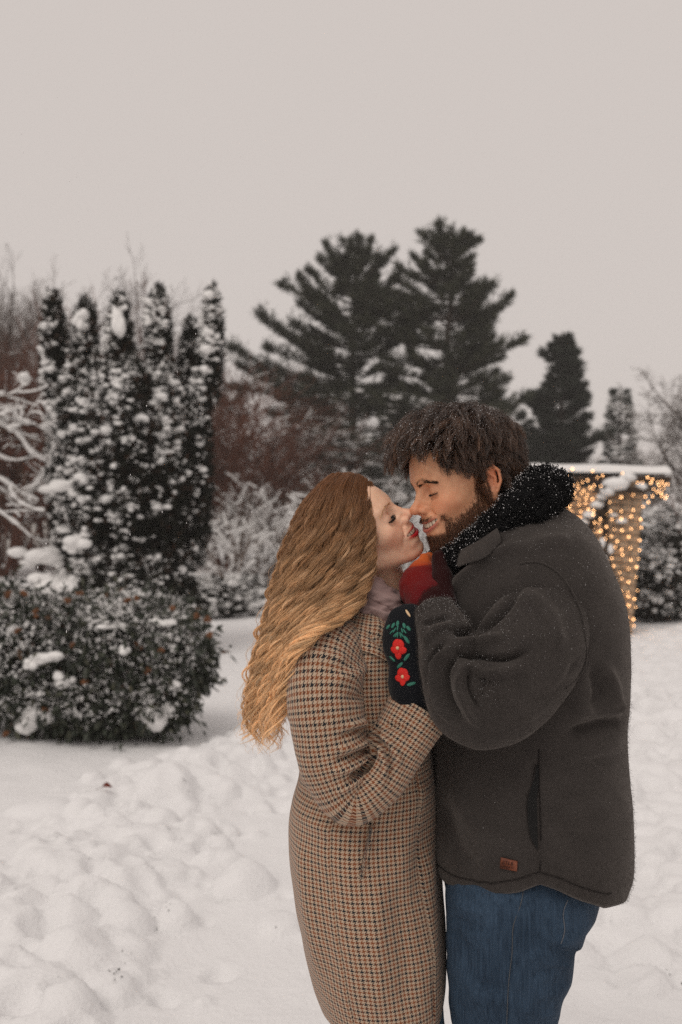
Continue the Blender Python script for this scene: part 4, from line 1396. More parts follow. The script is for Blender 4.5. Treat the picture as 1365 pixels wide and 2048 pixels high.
# ------------------------------------------------------------------ the two heads, placed on the photograph's landmarks
HPW = dict(cran=0.90, roll=15, mouth_w=30, mouth_x=100, smile=7, gap=10.5, jaw=0.93, masc=-1.5, nose=1.5, lip_u=2.4, lip_l=4.3,
           neck=[(-18, 0, -85), (-40, 0, -150)], neck_r=47, lo=(-112, -92, -160), hi=(126, 92, 134))
HPM = dict(mouth_w=33, mouth_x=100, smile=12, gap=10, jaw=1.05, masc=2.5, nose=2.5, lip_u=2.2, lip_l=3.8,
           neck=[(-30, 0, -85), (-58, 0, -150)], neck_r=58, lo=(-112, -94, -160), hi=(128, 94, 134))
head_w = Head(HPW, +1, 35, 20, 0.90, [((94, 0, 18), (789, 1004)), ((117, 0, -24), (825, 1020)), ((96, 0, -94), (843, 1090)), ((84, 32, -2), (776, 1040))])
head_m = Head(HPM, -1, -14, 20, 0.99, [((94, 0, 18), (834, 980)), ((118, 0, -24), (828, 1016)), ((96, 0, -94), (868, 1084)), ((84, 32, -2), (863, 989)), ((-10, 78, -5), (982, 966))])
print('fit w', head_w.fit.round(0).tolist(), 'm', head_m.fit.round(0).tolist())
head_w.build(); head_m.build()
# ------------------------------------------------------------------ materials of the couple
M_skin_w = skin_mat('skin_fair', (0.88, 0.58, 0.41), (0.46, 0.014, 0.022), (0.86, 0.40, 0.26), (0.48, 0.25, 0.18))
M_skin_m = skin_mat('skin_warm', (0.72, 0.385, 0.225), (0.50, 0.16, 0.115), (0.74, 0.27, 0.14), (0.52, 0.24, 0.14))
M_teeth = simple_mat('tooth', (0.78, 0.68, 0.53), rough=0.3, spec=0.5)
M_coat = houndstooth_mat('houndstooth_wool', 0.70)
M_jacket = herringbone_mat('charcoal_herringbone_wool', (0.012, 0.0105, 0.010), (0.062, 0.054, 0.050))
M_jacket_dark = simple_mat('charcoal_wool_edge', (0.012, 0.010, 0.010), (0.030, 0.026, 0.024), 180, 0.95, 0.3, 0.001, spec=0.1)
M_denim = denim_mat('dark_blue_denim', (0.005, 0.012, 0.024), (0.046, 0.080, 0.128))
M_denim2 = denim_mat('faded_blue_denim', (0.03, 0.06, 0.10), (0.10, 0.16, 0.23))
M_thread = simple_mat('stitching_thread', (0.045, 0.05, 0.06), (0.10, 0.10, 0.10), 300)
M_scarf = knit_mat('mauve_knit', [(0.0, (0.27, 0.185, 0.175)), (1.0, (0.40, 0.285, 0.27))], 380)
M_blackwool = knit_mat('black_felt', [(0.0, (0.004, 0.005, 0.007)), (1.0, (0.012, 0.013, 0.016))], 400)
M_ombre = knit_mat('maroon_to_orange_knit', [(0.0, (0.018, 0.004, 0.004)), (0.30, (0.024, 0.005, 0.005)), (0.34, (0.11, 0.006, 0.008)), (0.66, (0.17, 0.010, 0.008)), (0.74, (0.42, 0.05, 0.010)), (1.0, (0.60, 0.13, 0.03))], 350)
M_red = simple_mat('red_embroidery', (0.45, 0.010, 0.010), (0.75, 0.03, 0.02), 700, 0.7, 0.6, 0.001)
M_green = simple_mat('green_embroidery', (0.015, 0.10, 0.07), (0.05, 0.22, 0.16), 700, 0.7, 0.6, 0.001)
M_yellow = simple_mat('cream_embroidery', (0.6, 0.42, 0.25), (0.7, 0.5, 0.3), 700, 0.7)
M_leather = simple_mat('brown_leather', (0.10, 0.028, 0.014), (0.19, 0.06, 0.03), 160, 0.55, 0.3, 0.0008)
M_leather_dark = simple_mat('pressed_leather', (0.035, 0.012, 0.008), rough=0.7)
M_boot = simple_mat('boot_leather', (0.02, 0.013, 0.009), (0.05, 0.03, 0.02), 60, 0.5, 0.2)
M_hair_w = hair_mat('golden_brown_hair', (0.185, 0.076, 0.028), (0.90, 0.58, 0.31), (0.92, 0.68, 0.44), 0.36, 0.14, 0.48)
M_hair_m = hair_mat('dark_brown_hair', (0.028, 0.013, 0.007), (0.066, 0.031, 0.016), (0.13, 0.064, 0.034), 0.28, 0.30, spec=0.7)
M_beard = hair_mat('auburn_beard', (0.045, 0.018, 0.008), (0.10, 0.038, 0.016), (0.19, 0.068, 0.026), 0.45, 0.35)
M_brow = hair_mat('dark_brown_brow', (0.030, 0.016, 0.009), (0.05, 0.026, 0.015), (0.07, 0.035, 0.02), 0.5, 0.2, spec=.2)
M_lash = hair_mat('dark_lashes', (0.012, 0.008, 0.006), (0.012, 0.008, 0.006), (0.02, 0.012, 0.01), 0.4, 0.1)
M_scalp_w = simple_mat('hair_mass_shaded', (0.05, 0.024, 0.011), (0.11, 0.055, 0.025), 90, 0.8, 0.5, 0.003)
M_scalp_m = simple_mat('hair_mass_dark', (0.018, 0.010, 0.007), (0.035, 0.018, 0.011), 90, 0.85, 0.5, 0.003)
M_pile = hair_mat('black_curly_pile', (0.006, 0.006, 0.007), (0.010, 0.010, 0.010), (0.014, 0.013, 0.013), 0.8, 0.1, spec=0.08)
M_pile_base = simple_mat('black_pile_backing', (0.004, 0.004, 0.005), (0.010, 0.010, 0.010), 300, 0.95, 1.0, 0.004, spec=0.1)
M_fleck = simple_mat('snow_fleck', (0.82, 0.81, 0.82), rough=0.6)


def body_part(caps, k=0.03, h=0.009):
    """coarse skin under the clothes: smooth union of tapered limbs, world metres"""
    pts = np.concatenate([np.concatenate([A(c[0]), A(c[1])]) for c in caps]).reshape(-1, 3)
    rm = max(max(c[2], c[3]) for c in caps)
    def fn(P):
        d = None
        for a, b, ra, rb in caps:
            e = s_cap(P, a, b, ra, rb)
            d = e if d is None else smin(d, e, k)
        return d
    return grid_eval(fn, pts.min(0) - rm - 0.03, pts.max(0) + rm + 0.03, h)


def join_body(name, head, caps, mat, parent):
    V2, Q2 = body_part(caps)
    at = {k: np.concatenate([v, np.zeros(len(V2))]) for k, v in head.attrs.items()}
    return mesh_obj(name, np.concatenate([head.Vw, V2]), np.concatenate([head.Q, Q2 + len(head.Vw)]), mat, parent, attrs=at)


def sdf_cloth(name, fn, lo, hi, h, mat, parent, folds=(), amp=0.0, scale=12.0, stretch=(1, 1, 1), var=None, seed=0):
    V, Q = grid_eval(fn, lo, hi, h)
    N = vert_normals(V, Q)
    if amp: V = rumple(V, N, amp, scale, seed, stretch)
    if folds: V = fold_push(V, N, folds)
    at = {'var': var(V) if var else np.full(len(V), 0.5)}
    return mesh_obj(name, V, Q, mat, parent, attrs=at), V, Q


# ================================================================== the woman
woman = tag(empty('person', (float(W(760, 1024)[0]), D0, 0)), 'woman in a houndstooth coat with long wavy golden hair, tilting her face up', 'person', 'couple')
sc_m = lambda px, py, v: W(px, py, v)
g_z = lambda px, v: A([float(W(px, 2400, v)[0]), D0 + v * S0, 0.07])
neckb_w = head_w.to_world(A([[-40, 0, -128]]))[0]
leg_l, leg_r = W(745, 1960, -85), W(765, 1960, 85)
caps_w = [(neckb_w, W(730, 1290, 0), 0.042, 0.060), (W(730, 1290, 0), W(725, 1380, 0), 0.065, 0.10), (W(725, 1380, 0), W(740, 1560, 0), 0.10, 0.09), (W(740, 1560, 0), W(745, 1760, 0), 0.09, 0.12),
          (W(745, 1790, -75), W(770, 2200, -80), 0.075, 0.055), (W(770, 2200, -80), A([0.09, D0 - 0.08, 0.10]), 0.05, 0.04),
          (W(745, 1790, 75), W(770, 2200, 78), 0.075, 0.055), (W(770, 2200, 78), A([0.09, D0 + 0.085, 0.10]), 0.05, 0.04),
          (W(715, 1340, -70), W(662, 1350, -165), 0.05, 0.04), (W(662, 1350, -165), W(672, 1540, -196), 0.036, 0.026), (W(672, 1540, -196), W(715, 1590, -200), 0.024, 0.022), (W(715, 1590, -200), W(838, 1425, -172), 0.022, 0.02),
          (W(715, 1340, 70), W(690, 1350, 150), 0.05, 0.04), (W(690, 1350, 150), W(730, 1530, 178), 0.04, 0.034), (W(730, 1530, 178), W(850, 1440, 130), 0.034, 0.03)]
join_body('body', head_w, caps_w, M_skin_w, woman)
teeth(head_w, woman, M_teeth)

coat = empty('coat', (float(W(740, 1024)[0]), D0, 0.55), woman)
rows = [(1205, 705, 795, -5, 62), (1228, 668, 806, -5, 100), (1262, 630, 818, 0, 150), (1310, 600, 830, 0, 172), (1400, 592, 842, 0, 178), (1500, 600, 860, 0, 172), (1550, 598, 868, 0, 170),
        (1600, 583, 871, 0, 178), (1650, 577, 873, 0, 184), (1720, 582, 878, 0, 188), (1790, 592, 885, 0, 190), (1850, 603, 891, 0, 190), (1900, 612, 893, 0, 189), (1950, 625, 892, 0, 187), (1990, 640, 886, 0, 184)]
V, F, U, nr, nc = loft(rows, 220, 240, 2.15)
N = grid_normals(V, nr, nc)
V = rumple(V, N, 0.006, 6, 1, (1, 1, 0.55))
V = fold_push(V, N, [([(598, 1548), (640, 1572), (700, 1590)], 9, 7), ([(590, 1575), (640, 1610), (690, 1640)], 10, -5), ([(585, 1620), (640, 1655), (700, 1672)], 12, 5),
                     ([(860, 1560), (820, 1640), (800, 1760)], 16, 5), ([(868, 1620), (840, 1720), (832, 1850)], 14, -5),
                     ([(700, 1690), (715, 1850), (720, 2040)], 26, 5), ([(640, 1700), (655, 1860), (668, 2010)], 20, -4), ([(800, 1760), (810, 1900), (815, 2040)], 22, -9), ([(600, 1680), (612, 1800), (640, 1960)], 14, 7), ([(750, 1760), (757, 1900), (760, 2040)], 18, 8), ([(860, 1700), (862, 1820), (868, 1980)], 14, 7)])
# the check breaks at the side and back seams
col = np.tile(np.arange(nc), nr)
for px_, sh_ in ((662, (.31, .24)), (838, (.17, .38))):
    c0 = np.argmin(np.abs(PX(V.reshape(nr, nc, 3)[int(nr * .6)])[:, 0] - px_) + 1e4 * (V.reshape(nr, nc, 3)[int(nr * .6)][:, 1] > D0))
    m_ = (col > c0) if px_ < 750 else (col < c0)
    U[m_] += A(sh_)
    V[np.abs(col - c0) < .5] += N[np.abs(col - c0) < .5] * -.0025
mesh_obj('coat_body', V, F, M_coat, coat, uv=U)
# near sleeve with its elbow creases
rows = [(690, 1290, -80, 58, 56), (664, 1312, -140, 80, 68), (652, 1362, -182, 89, 70), (654, 1430, -203, 86, 68), (668, 1525, -205, 74, 64), (700, 1588, -205, 62, 58), (748, 1562, -200, 60, 54), (793, 1492, -190, 60, 52), (838, 1420, -176, 68, 50)]
V, F, U, nr, nc = sleeve(rows, 200, 150)
N = grid_normals(V, nr, nc)
V = rumple(V, N, 0.0028, 14, 4)
fw = [([(745, 1440), (752, 1475), (735, 1530), (700, 1560)], 8, -16), ([(770, 1400), (748, 1435), (746, 1470)], 7, -9), ([(760, 1455), (730, 1445), (690, 1452)], 8, 6),
      ([(748, 1480), (712, 1492), (670, 1500)], 9, 6), ([(745, 1460), (715, 1462), (680, 1475)], 6, -5), ([(740, 1510), (700, 1535), (665, 1545)], 9, 6), ([(742, 1495), (706, 1512), (668, 1522)], 6, -5),
      ([(735, 1540), (700, 1570), (672, 1585)], 8, 5), ([(752, 1478), (770, 1530), (760, 1580)], 8, 6), ([(756, 1465), (790, 1500), (800, 1535)], 9, 6), ([(754, 1472), (780, 1515), (780, 1560)], 6, -6),
      ([(760, 1450), (800, 1455), (830, 1480)], 9, -5), ([(770, 1300), (720, 1345), (660, 1360)], 14, 4), ([(768, 1340), (730, 1385), (690, 1395)], 12, -4), ([(600, 1290), (640, 1310), (700, 1320)], 12, 3)]
V = fold_push(V, N, [(p, w * .8, h * 2.1) for p, w, h in fw])
mesh_obj('sleeve', V, F, M_coat, coat, uv=U)
# far sleeve, held between the two bodies
rows = [(690, 1255, 95, 60, 58), (685, 1300, 150, 80, 68), (690, 1400, 185, 76, 62), (725, 1530, 190, 66, 56), (780, 1530, 175, 58, 50), (850, 1440, 130, 55, 46)]
V, F, U, nr, nc = sleeve(rows, 90, 70)
mesh_obj('sleeve', V, F, M_coat, coat, uv=U)
# turned-down collar and lapel
rows = [(1196, 700, 792, -8, 66), (1216, 688, 802, -10, 86), (1250, 664, 818, -10, 128), (1292, 640, 836, -10, 156)]
V, F, U, nr, nc = loft(rows, 40, 160, 2.1, hem=lambda th, t: 30 * t * np.sin(th - 0.2) * 0 - 26 * t * np.exp(-((th - 0.9) / 0.45) ** 2) + 20 * t * np.exp(-((th - 2.2) / 0.7) ** 2), lip=False)
N = grid_normals(V, nr, nc)
V = rumple(V, N, 0.003, 16, 8)
V = fold_push(V, N, [([(735, 1262), (760, 1285), (800, 1300)], 8, -6), ([(745, 1240), (775, 1262), (800, 1272)], 9, 6), ([(690, 1262), (730, 1280), (770, 1310)], 9, 5)])
mesh_obj('lapel', V, F, M_coat, coat, uv=U)
# slanted welt pocket
pa, pb = W(744, 1662, -188), W(724, 1745, -190)
V, F4, F3 = bevel_box((0, 0, 0), (0.0075, 0.004, 0.044), 0.003)
R = np.array((Vector(pa - pb)).to_track_quat('Z', 'Y').to_matrix())
V = V @ R.T + (pa + pb) / 2
mesh_obj('pocket_welt', V, [F4, F3], M_coat, coat, smooth=False, loop_uv=None, uv=np.stack([V[:, 0] * 100, V[:, 2] * 100], -1))

# scarf: two soft wraps
scarf = empty('scarf', W(755, 1215, 0), woman)
for q, (rw, sd_) in enumerate([([(1156, 730, 788, -4, 52), (1166, 712, 802, -6, 72), (1190, 704, 812, -8, 86), (1210, 708, 814, -8, 88), (1222, 722, 804, -6, 74)], 2),
                               ([(1196, 716, 806, -8, 72), (1210, 702, 820, -10, 96), (1232, 700, 824, -12, 106), (1252, 708, 820, -12, 102), (1264, 724, 808, -10, 84)], 6)]):
    V, F, U, nr, nc = loft(rw, 50, 120, 2.0, hem=lambda th, t: 20 * -np.cos(th), lip=False)
    N = grid_normals(V, nr, nc)
    V = rumple(V, N, 0.007, 22, sd_, (1, 1, 2.8))
    V = fold_push(V, N, [([(722, 1196), (755, 1212), (795, 1226)], 6, -9), ([(720, 1176), (760, 1188), (800, 1206)], 6, 6), ([(728, 1222), (760, 1238), (792, 1250)], 6, -8), ([(735, 1208), (770, 1226), (805, 1240)], 5, 6)])
    mesh_obj('wrap', V, F, M_scarf, scarf, attrs={'var': 0.5 + 0.5 * vnoise3(V * 30)})

# black embroidered mitten on the near hand
mitten = empty('mitten', W(830, 1400, -165), woman)
tag(mitten, 'black mitten embroidered with red flowers')
def mit_fn(P):
    d = s_chain(P, [W(842, 1440, -172), W(832, 1370, -170), W(824, 1300, -166)], [0.036, 0.040, 0.041], 0.02)
    d = smin(d, s_ell(P, W(818, 1262, -162), (0.040, 0.030, 0.046)), 0.03)
    d = smin(d, s_cap(P, W(850, 1370, -170), W(862, 1300, -185), 0.020, 0.016), 0.015)
    return d
mo, MV, MQ = sdf_cloth('shell', mit_fn, W(770, 1480, -240), W(900, 1190, -90) + A([0, 0.02, 0]), 0.0035, M_blackwool, mitten, amp=0.0012, scale=60)
MN = vert_normals(MV, MQ)
def on_mitten(px, py):
    """nearest camera-side point of the mitten under a pixel"""
    P = PX(MV); d = np.linalg.norm(P - A([px, py]), axis=1) + 1e3 * (MN[:, 1] > -0.1)
    i = d.argmin(); return MV[i], MN[i]
def petal(px, py, ang, ln, wd, mat, name, par, th=1.6):
    p, n = on_mitten(px, py)
    u = unit(np.cross(n, A([0, 0, 1.0]))); w_ = np.cross(u, n)
    t = math.cos(ang) * u + math.sin(ang) * w_; s_ = np.cross(n, t)
    V0, F0 = ICO1
    V = p + V0[:, :1] * t * ln * S0 + V0[:, 1:2] * s_ * wd * S0 + V0[:, 2:3] * n * th * S0
    return mesh_obj(name, V, F0, mat, par)
for cx, cy, k in ((796, 1297, 1.0), (806, 1352, .95)):
    fl = empty('embroidered_flower', on_mitten(cx, cy)[0], mitten)
    for a in range(5):
        an = a * 2 * math.pi / 5 + 0.9
        petal(cx + 7.5 * k * math.cos(an), cy - 11.5 * k * math.sin(an), an, 9.5 * k, 6.8 * k, M_red, 'petal', fl)
    petal(cx, cy, 0, 3.5, 3.5, M_yellow, 'flower_eye', fl, 4)
for cx, cy, an in ((812, 1278, .9), (816, 1316, -.9), (823, 1366, -.3), (800, 1331, 2.4), (783, 1318, 3.6)):
    petal(cx, cy, an, 9, 3.2, M_green, 'embroidered_leaf', mitten)
for i_, an in enumerate((2.3, 1.95, 1.57, 1.2, .85)):
    for rr in (10, 20, 30):
        petal(797 + rr * math.cos(an), 1278 - rr * math.sin(an), an, 6, 1.6 if rr < 30 else 3.2, M_green, 'embroidered_sprig', mitten)
petal(815, 1228, 1.0, 9, 2.4, M_yellow, 'embroidered_leaf', mitten)
# her far mitten rests behind his collar
far_m = tag(empty('mitten', W(880, 1420, 120), woman), 'black mitten on her hidden hand')
sdf_cloth('shell', lambda P: smin(s_chain(P, [W(865, 1440, 125), W(890, 1380, 118), W(905, 1310, 105)], [0.034, 0.04, 0.036], 0.02), s_cap(P, W(890, 1370, 110), W(880, 1310, 90), 0.02, 0.016), 0.015),
          W(800, 1500, 40), W(970, 1230, 200), 0.006, M_blackwool, far_m)

# her jeans and boots
def wj_fn(P):
    d = None
    for sg in (-1, 1):
        e = s_chain(P, [W(748, 1900, 80 * sg), W(775, 2200, 84 * sg), A([0.085, D0 + 0.085 * sg, 0.13])], [0.088, 0.066, 0.055])
        d = e if d is None else np.minimum(d, e)
    # the near thigh pushed forward shows under the hem
    return np.minimum(d, s_cap(P, W(830, 1960, -60), W(845, 2250, -70), 0.050, 0.052))
sdf_cloth('jeans', wj_fn, A([-0.15, D0 - 0.25, 0.08]), A([0.30, D0 + 0.25, 1.0]), 0.008, M_denim2, woman, amp=0.003, scale=16)
for sg in (-1, 1):
    def bt(P, sg=sg):
        d = s_chain(P, [A([0.085, D0 + 0.085 * sg, 0.17]), A([0.085, D0 + 0.085 * sg, 0.06])], [0.056, 0.05])
        d = smin(d, s_chain(P, [A([0.09, D0 + 0.085 * sg, 0.045]), A([0.22, D0 + 0.085 * sg, 0.035])], [0.045, 0.034]), 0.03)
        return smax(d, 0.003 - P[..., 2], 0.004)
    sdf_cloth('boot', bt, A([-0.02, D0 + 0.085 * sg - 0.1, -0.02]), A([0.30, D0 + 0.085 * sg + 0.1, 0.26]), 0.007, M_boot, woman)

# ================================================================== the man
man = tag(empty('person', (float(W(1040, 1024)[0]), D0, 0)), 'bearded man in a charcoal wool jacket and jeans, bending his face down', 'person', 'couple')
neckb_m = head_m.to_world(A([[-50, 0, -128]]))[0]
caps_m = [(neckb_m, W(1060, 1140, 0), 0.055, 0.09), (W(1060, 1140, 0), W(1060, 1220, 0), 0.09, 0.13), (W(1060, 1220, 0), W(1060, 1450, 0), 0.13, 0.13), (W(1060, 1450, 0), W(1060, 1730, 0), 0.13, 0.13),
          (W(1030, 1800, -105), W(1000, 2250, -104), 0.08, 0.06), (W(1000, 2250, -104), A([0.30, D0 - 0.10, 0.12]), 0.055, 0.045),
          (W(1030, 1800, 105), W(1010, 2250, 104), 0.08, 0.06), (W(1010, 2250, 104), A([0.30, D0 + 0.10, 0.12]), 0.055, 0.045),
          (W(1070, 1210, -100), W(1075, 1255, -195), 0.06, 0.05), (W(1075, 1255, -195), W(1005, 1400, -236), 0.045, 0.030), (W(1005, 1400, -236), W(945, 1415, -240), 0.028, 0.026), (W(945, 1415, -240), W(872, 1245, -186), 0.026, 0.018),
          (W(1070, 1210, 100), W(1075, 1255, 195), 0.06, 0.05), (W(1075, 1255, 195), W(1020, 1395, 232), 0.048, 0.044), (W(1020, 1395, 232), W(775, 1495, 226), 0.044, 0.032)]
join_body('body', head_m, caps_m, M_skin_m, man)
teeth(head_m, man, M_teeth)

jacket = empty('jacket', (float(W(1060, 1024)[0]), D0, 0.85), man)
rows = [(1005, 985, 1095, 0, 70), (1030, 940, 1142, 0, 130), (1070, 903, 1184, 0, 200), (1130, 882, 1213, 0, 236), (1200, 872, 1236, 0, 244), (1280, 868, 1246, 0, 244), (1380, 868, 1246, 0, 238), (1440, 869, 1240, 0, 234),
        (1500, 869, 1241, 0, 234), (1580, 865, 1250, 0, 238), (1660, 861, 1253, 0, 242), (1720, 861, 1250, 0, 242), (1762, 864, 1236, 0, 238)]
HEM_M = [(855, 1722), (866, 1738), (885, 1757), (920, 1776), (980, 1786), (1040, 1776), (1080, 1764), (1120, 1776), (1170, 1796), (1212, 1809), (1240, 1803), (1260, 1798)]
V, F, U, nr, nc = loft(rows, 240, 240, 2.25, hem_px=HEM_M)
JN = grid_normals(V, nr, nc)
V = rumple(V, JN, 0.007, 5, 2, (1, 1, 0.7))
jf = [([(1080, 1480), (1078, 1560), (1080, 1650), (1080, 1760)], 3, -3), ([(1240, 1440), (1200, 1450), (1130, 1470)], 14, -8), ([(1245, 1405), (1190, 1420), (1140, 1425)], 14, 7), ([(1250, 1480), (1190, 1500), (1120, 1520)], 16, 5),
      ([(1185, 1330), (1200, 1390), (1180, 1430)], 15, -7), ([(1205, 1330), (1228, 1380), (1225, 1450)], 14, 6), ([(905, 1560), (960, 1660), (1060, 1700)], 22, 5), ([(880, 1600), (910, 1690), (960, 1750)], 20, -5),
      ([(1150, 1600), (1220, 1620), (1262, 1600)], 22, 4), ([(1100, 1780), (1060, 1752), (1000, 1765)], 6, 0), ([(885, 1150), (930, 1130), (1000, 1080)], 10, -5), ([(900, 1190), (950, 1130), (1040, 1085)], 12, 6), ([(1020, 1110), (1080, 1085), (1150, 1080)], 15, 4)]
V = fold_push(V, JN, [(p, w * .9, h * 2.2) for p, w, h in jf])
mesh_obj('jacket_body', V, F, M_jacket, jacket, uv=U)
JV = V.copy(); JNR = JN
def on_jacket(px, py, lift=0.0):
    P = PX(JV); d = np.linalg.norm(P - A([px, py]), axis=1) + 1e3 * (JNR[:, 1] > -0.02)
    i = d.argmin(); k = np.argsort(d)[:4]
    return JV[i] + JNR[i] * lift, JNR[i]

rows = [(1124, 1160, -90, 48, 50), (1112, 1195, -155, 84, 70), (1082, 1262, -208, 108, 82), (1040, 1335, -236, 112, 84), (992, 1398, -246, 96, 80), (940, 1398, -246, 88, 76), (912, 1340, -238, 72, 68), (890, 1275, -215, 58, 56), (868, 1218, -180, 42, 42)]
V, F, U, nr, nc = sleeve(rows, 230, 170)
N = grid_normals(V, nr, nc)
V = rumple(V, N, 0.0035, 11, 9)
fm = [([(905, 1262), (940, 1262), (985, 1240), (1040, 1180)], 9, -13), ([(912, 1282), (960, 1285), (1010, 1270)], 10, 8), ([(905, 1300), (950, 1312), (1010, 1318), (1060, 1300)], 8, -9), ([(920, 1330), (980, 1345), (1050, 1335)], 12, 6),
      ([(925, 1305), (895, 1340), (900, 1400), (930, 1450)], 8, -9), ([(905, 1290), (872, 1330), (878, 1400), (905, 1445)], 9, 8), ([(930, 1320), (915, 1370), (935, 1420), (960, 1455)], 9, 7), ([(940, 1330), (940, 1380), (960, 1420)], 6, -7),
      ([(890, 1285), (862, 1320), (858, 1370)], 7, -6), ([(905, 1250), (870, 1262), (850, 1290)], 8, 6), ([(900, 1235), (870, 1240), (842, 1250)], 6, -5), ([(930, 1230), (980, 1190), (1030, 1150)], 12, 6),
      ([(1040, 1180), (1100, 1230), (1120, 1300)], 20, 4), ([(1150, 1330), (1090, 1400), (1040, 1440)], 16, 4), ([(1165, 1310), (1120, 1370), (1060, 1420)], 12, -4)]
V = fold_push(V, N, [(p, w * .8, h * 2.3) for p, w, h in fm])
mesh_obj('sleeve', V, F, M_jacket, jacket, uv=U)
SLV = V; SLN = N
rows = [(1108, 1140, 120, 66, 62), (1096, 1185, 170, 92, 76), (1072, 1260, 212, 104, 80), (1030, 1390, 238, 92, 74), (960, 1450, 244, 80, 66), (870, 1470, 240, 66, 58), (775, 1495, 225, 52, 48)]
V, F, U, nr, nc = sleeve(rows, 100, 80)
mesh_obj('sleeve', V, F, M_jacket, jacket, uv=U)
# armhole seam, side seam and hem cord
def jline(name, pts, r, src='body', lift=0.0012, mat=M_jacket_dark):
    out = []
    for (x, y) in pts:
        out.append(on_jacket(x, y, lift)[0])
    C = catmull(A(out), len(out) * 6)
    for _ in range(4): C[1:-1] = (C[:-2] + C[1:-1] * 2 + C[2:]) / 4
    V, F = tube(C, r, 5)
    return mesh_obj(name, V, F, mat, jacket)
# stitched armhole seam where the sleeve is set in
def on_sleeve_or_body(px, py, lift):
    best = None
    for VV, NN in ((JV, JNR), (SLV, SLN)):
        P = PX(VV); d = np.linalg.norm(P - A([px, py]), axis=1) + 1e3 * (NN[:, 1] > -0.02); i = d.argmin()
        if best is None or VV[i][1] < best[0][1]: best = (VV[i] + NN[i] * lift, NN[i])
    return best[0]
C_ = catmull(A([on_sleeve_or_body(x, y, .0015) for x, y in ((1040, 1128), (1075, 1126), (1110, 1142), (1140, 1175), (1160, 1220), (1170, 1270), (1172, 1320), (1158, 1352), (1132, 1375))]), 60)
for _ in range(6): C_[1:-1] = (C_[:-2] + C_[1:-1] * 2 + C_[2:]) / 4
V, F = tube(C_, .0016, 6); mesh_obj('armhole_seam', V, F, M_jacket, jacket, uv=V[:, [0, 2]] * 100)
jline('hem_stitch', [(x, np.interp(x, [p[0] for p in HEM_M], [p[1] for p in HEM_M]) - 20) for x in range(872, 1236, 14)], 0.0010)
jline('side_seam', [(1079, y) for y in range(1500, 1745, 20)], 0.0011)
# side-entry pocket: black patch painting the shade in the slit, and its bound edge
pts = [(1074, 1530), (1064, 1560), (1058, 1600), (1056, 1640), (1060, 1675), (1073, 1698)]
jline('pocket_edge', pts, 0.0013, lift=0.002, mat=M_jacket_dark)
V = A([on_jacket(x, y, 0.003)[0] for x, y in pts] + [on_jacket(x, y, 0.003)[0] for x, y in [(1076, 1530), (1076, 1560), (1076, 1600), (1076, 1640), (1076, 1675), (1076, 1698)]])
mesh_obj('pocket_slit', V, A([[i, i + 1, i + 7, i + 6] for i in range(5)]), simple_mat('pocket_shade', (0.004, 0.004, 0.004)), jacket)
# leather label with its pressed lettering
lp, ln = on_jacket(1017, 1728, 0.0022)
u_ = unit(np.cross(A([0, 0, 1.0]), ln)); u_ = u_ if u_[0] > 0 else -u_
u_ = unit(u_ + A([0, 0, -0.07])); w_ = np.cross(ln, u_); w_ = w_ if w_[2] > 0 else -w_
RL = np.stack([u_, ln, w_], 1)
kl = float(lp[1]) / FPX
V, F4, F3 = bevel_box((0, 0, 0), (17.5 * kl, 0.0012, 11 * kl), 0.001)
leather = mesh_obj('leather_label', V @ RL.T + lp, [F4, F3], M_leather, jacket, smooth=False)
mb = MB()
def glyph(x, z, segs, sc):
    for (a, b, c, d) in segs:
        p, q = A([x + a * sc, 0, z + b * sc]), A([x + c * sc, 0, z + d * sc])
        dv = q - p; L = np.linalg.norm(dv)
        R = np.array(Matrix.Rotation(-math.atan2(dv[2], dv[0]), 3, 'Y'))
        Vb, Fb = box((p + q) / 2, (L / 2 + 0.25, 0.35, 0.42), R)
        mb.add((Vb * kl) @ RL.T + lp + ln * 0.0012, Fb)
GD = [(0, 0, 0, 1), (0, 1, .55, .85), (.55, .85, .55, .15), (.55, .15, 0, 0)]
GT = [(.3, 0, .3, 1), (0, 1, .6, 1)]
GE = [(0, 0, 0, 1), (0, 1, .5, 1), (0, .5, .4, .5), (0, 0, .5, 0)]
GB = GE + [(.5, 1, .5, 0)]
for x, g in zip((-11.5, -6, -.3, 5.4), (GD, GT, GE, GB)): glyph(x, 0.6, g, 5.2)
for x in (-9, -3.5, 1.5, 6.5): glyph(x, -5.5, [(0, 0, .5, 0), (.2, .3, .6, .3)], 3.2)
mb.build('lettering', M_leather_dark, leather, smooth=False)

# curly black fleece collar
collar = empty('fleece_collar', W(1080, 1000, 0), jacket)
crow = [(884, 1190, -40, 18, 24), (892, 1150, -66, 24, 28), (920, 1118, -98, 28, 32), (966, 1086, -122, 34, 36), (1020, 1046, -130, 41, 40), (1066, 1004, -112, 47, 44), (1088, 984, -60, 46, 46), (1094, 980, 10, 44, 46), (1082, 990, 80, 46, 44), (1040, 1010, 132, 48, 44), (960, 1060, 124, 42, 40), (900, 1100, 84, 34, 34), (875, 1160, 36, 24, 26)]
V, F, U, nr, nc = sleeve(crow, 150, 60, cuff=False)
N = grid_normals(V, nr, nc)
V = rumple(V, N, 0.006, 45, 3)
mesh_obj('collar_roll', V, F, M_pile_base, collar)
rg = np.random.default_rng(4)
i_ = rg.integers(0, len(V), 9000)
roots = V[i_] + rg.normal(0, 0.002, (9000, 3)); nn = unit(N[i_] + rg.normal(0, .35, (9000, 3)))
t1 = unit(np.cross(nn, rg.normal(size=(9000, 3)))); t2 = np.cross(nn, t1)
tt = np.linspace(0, 1, 9)
rad = rg.uniform(0.0010, 0.0022, 9000)[:, None]; tw = rg.uniform(6, 11, 9000)[:, None] * tt
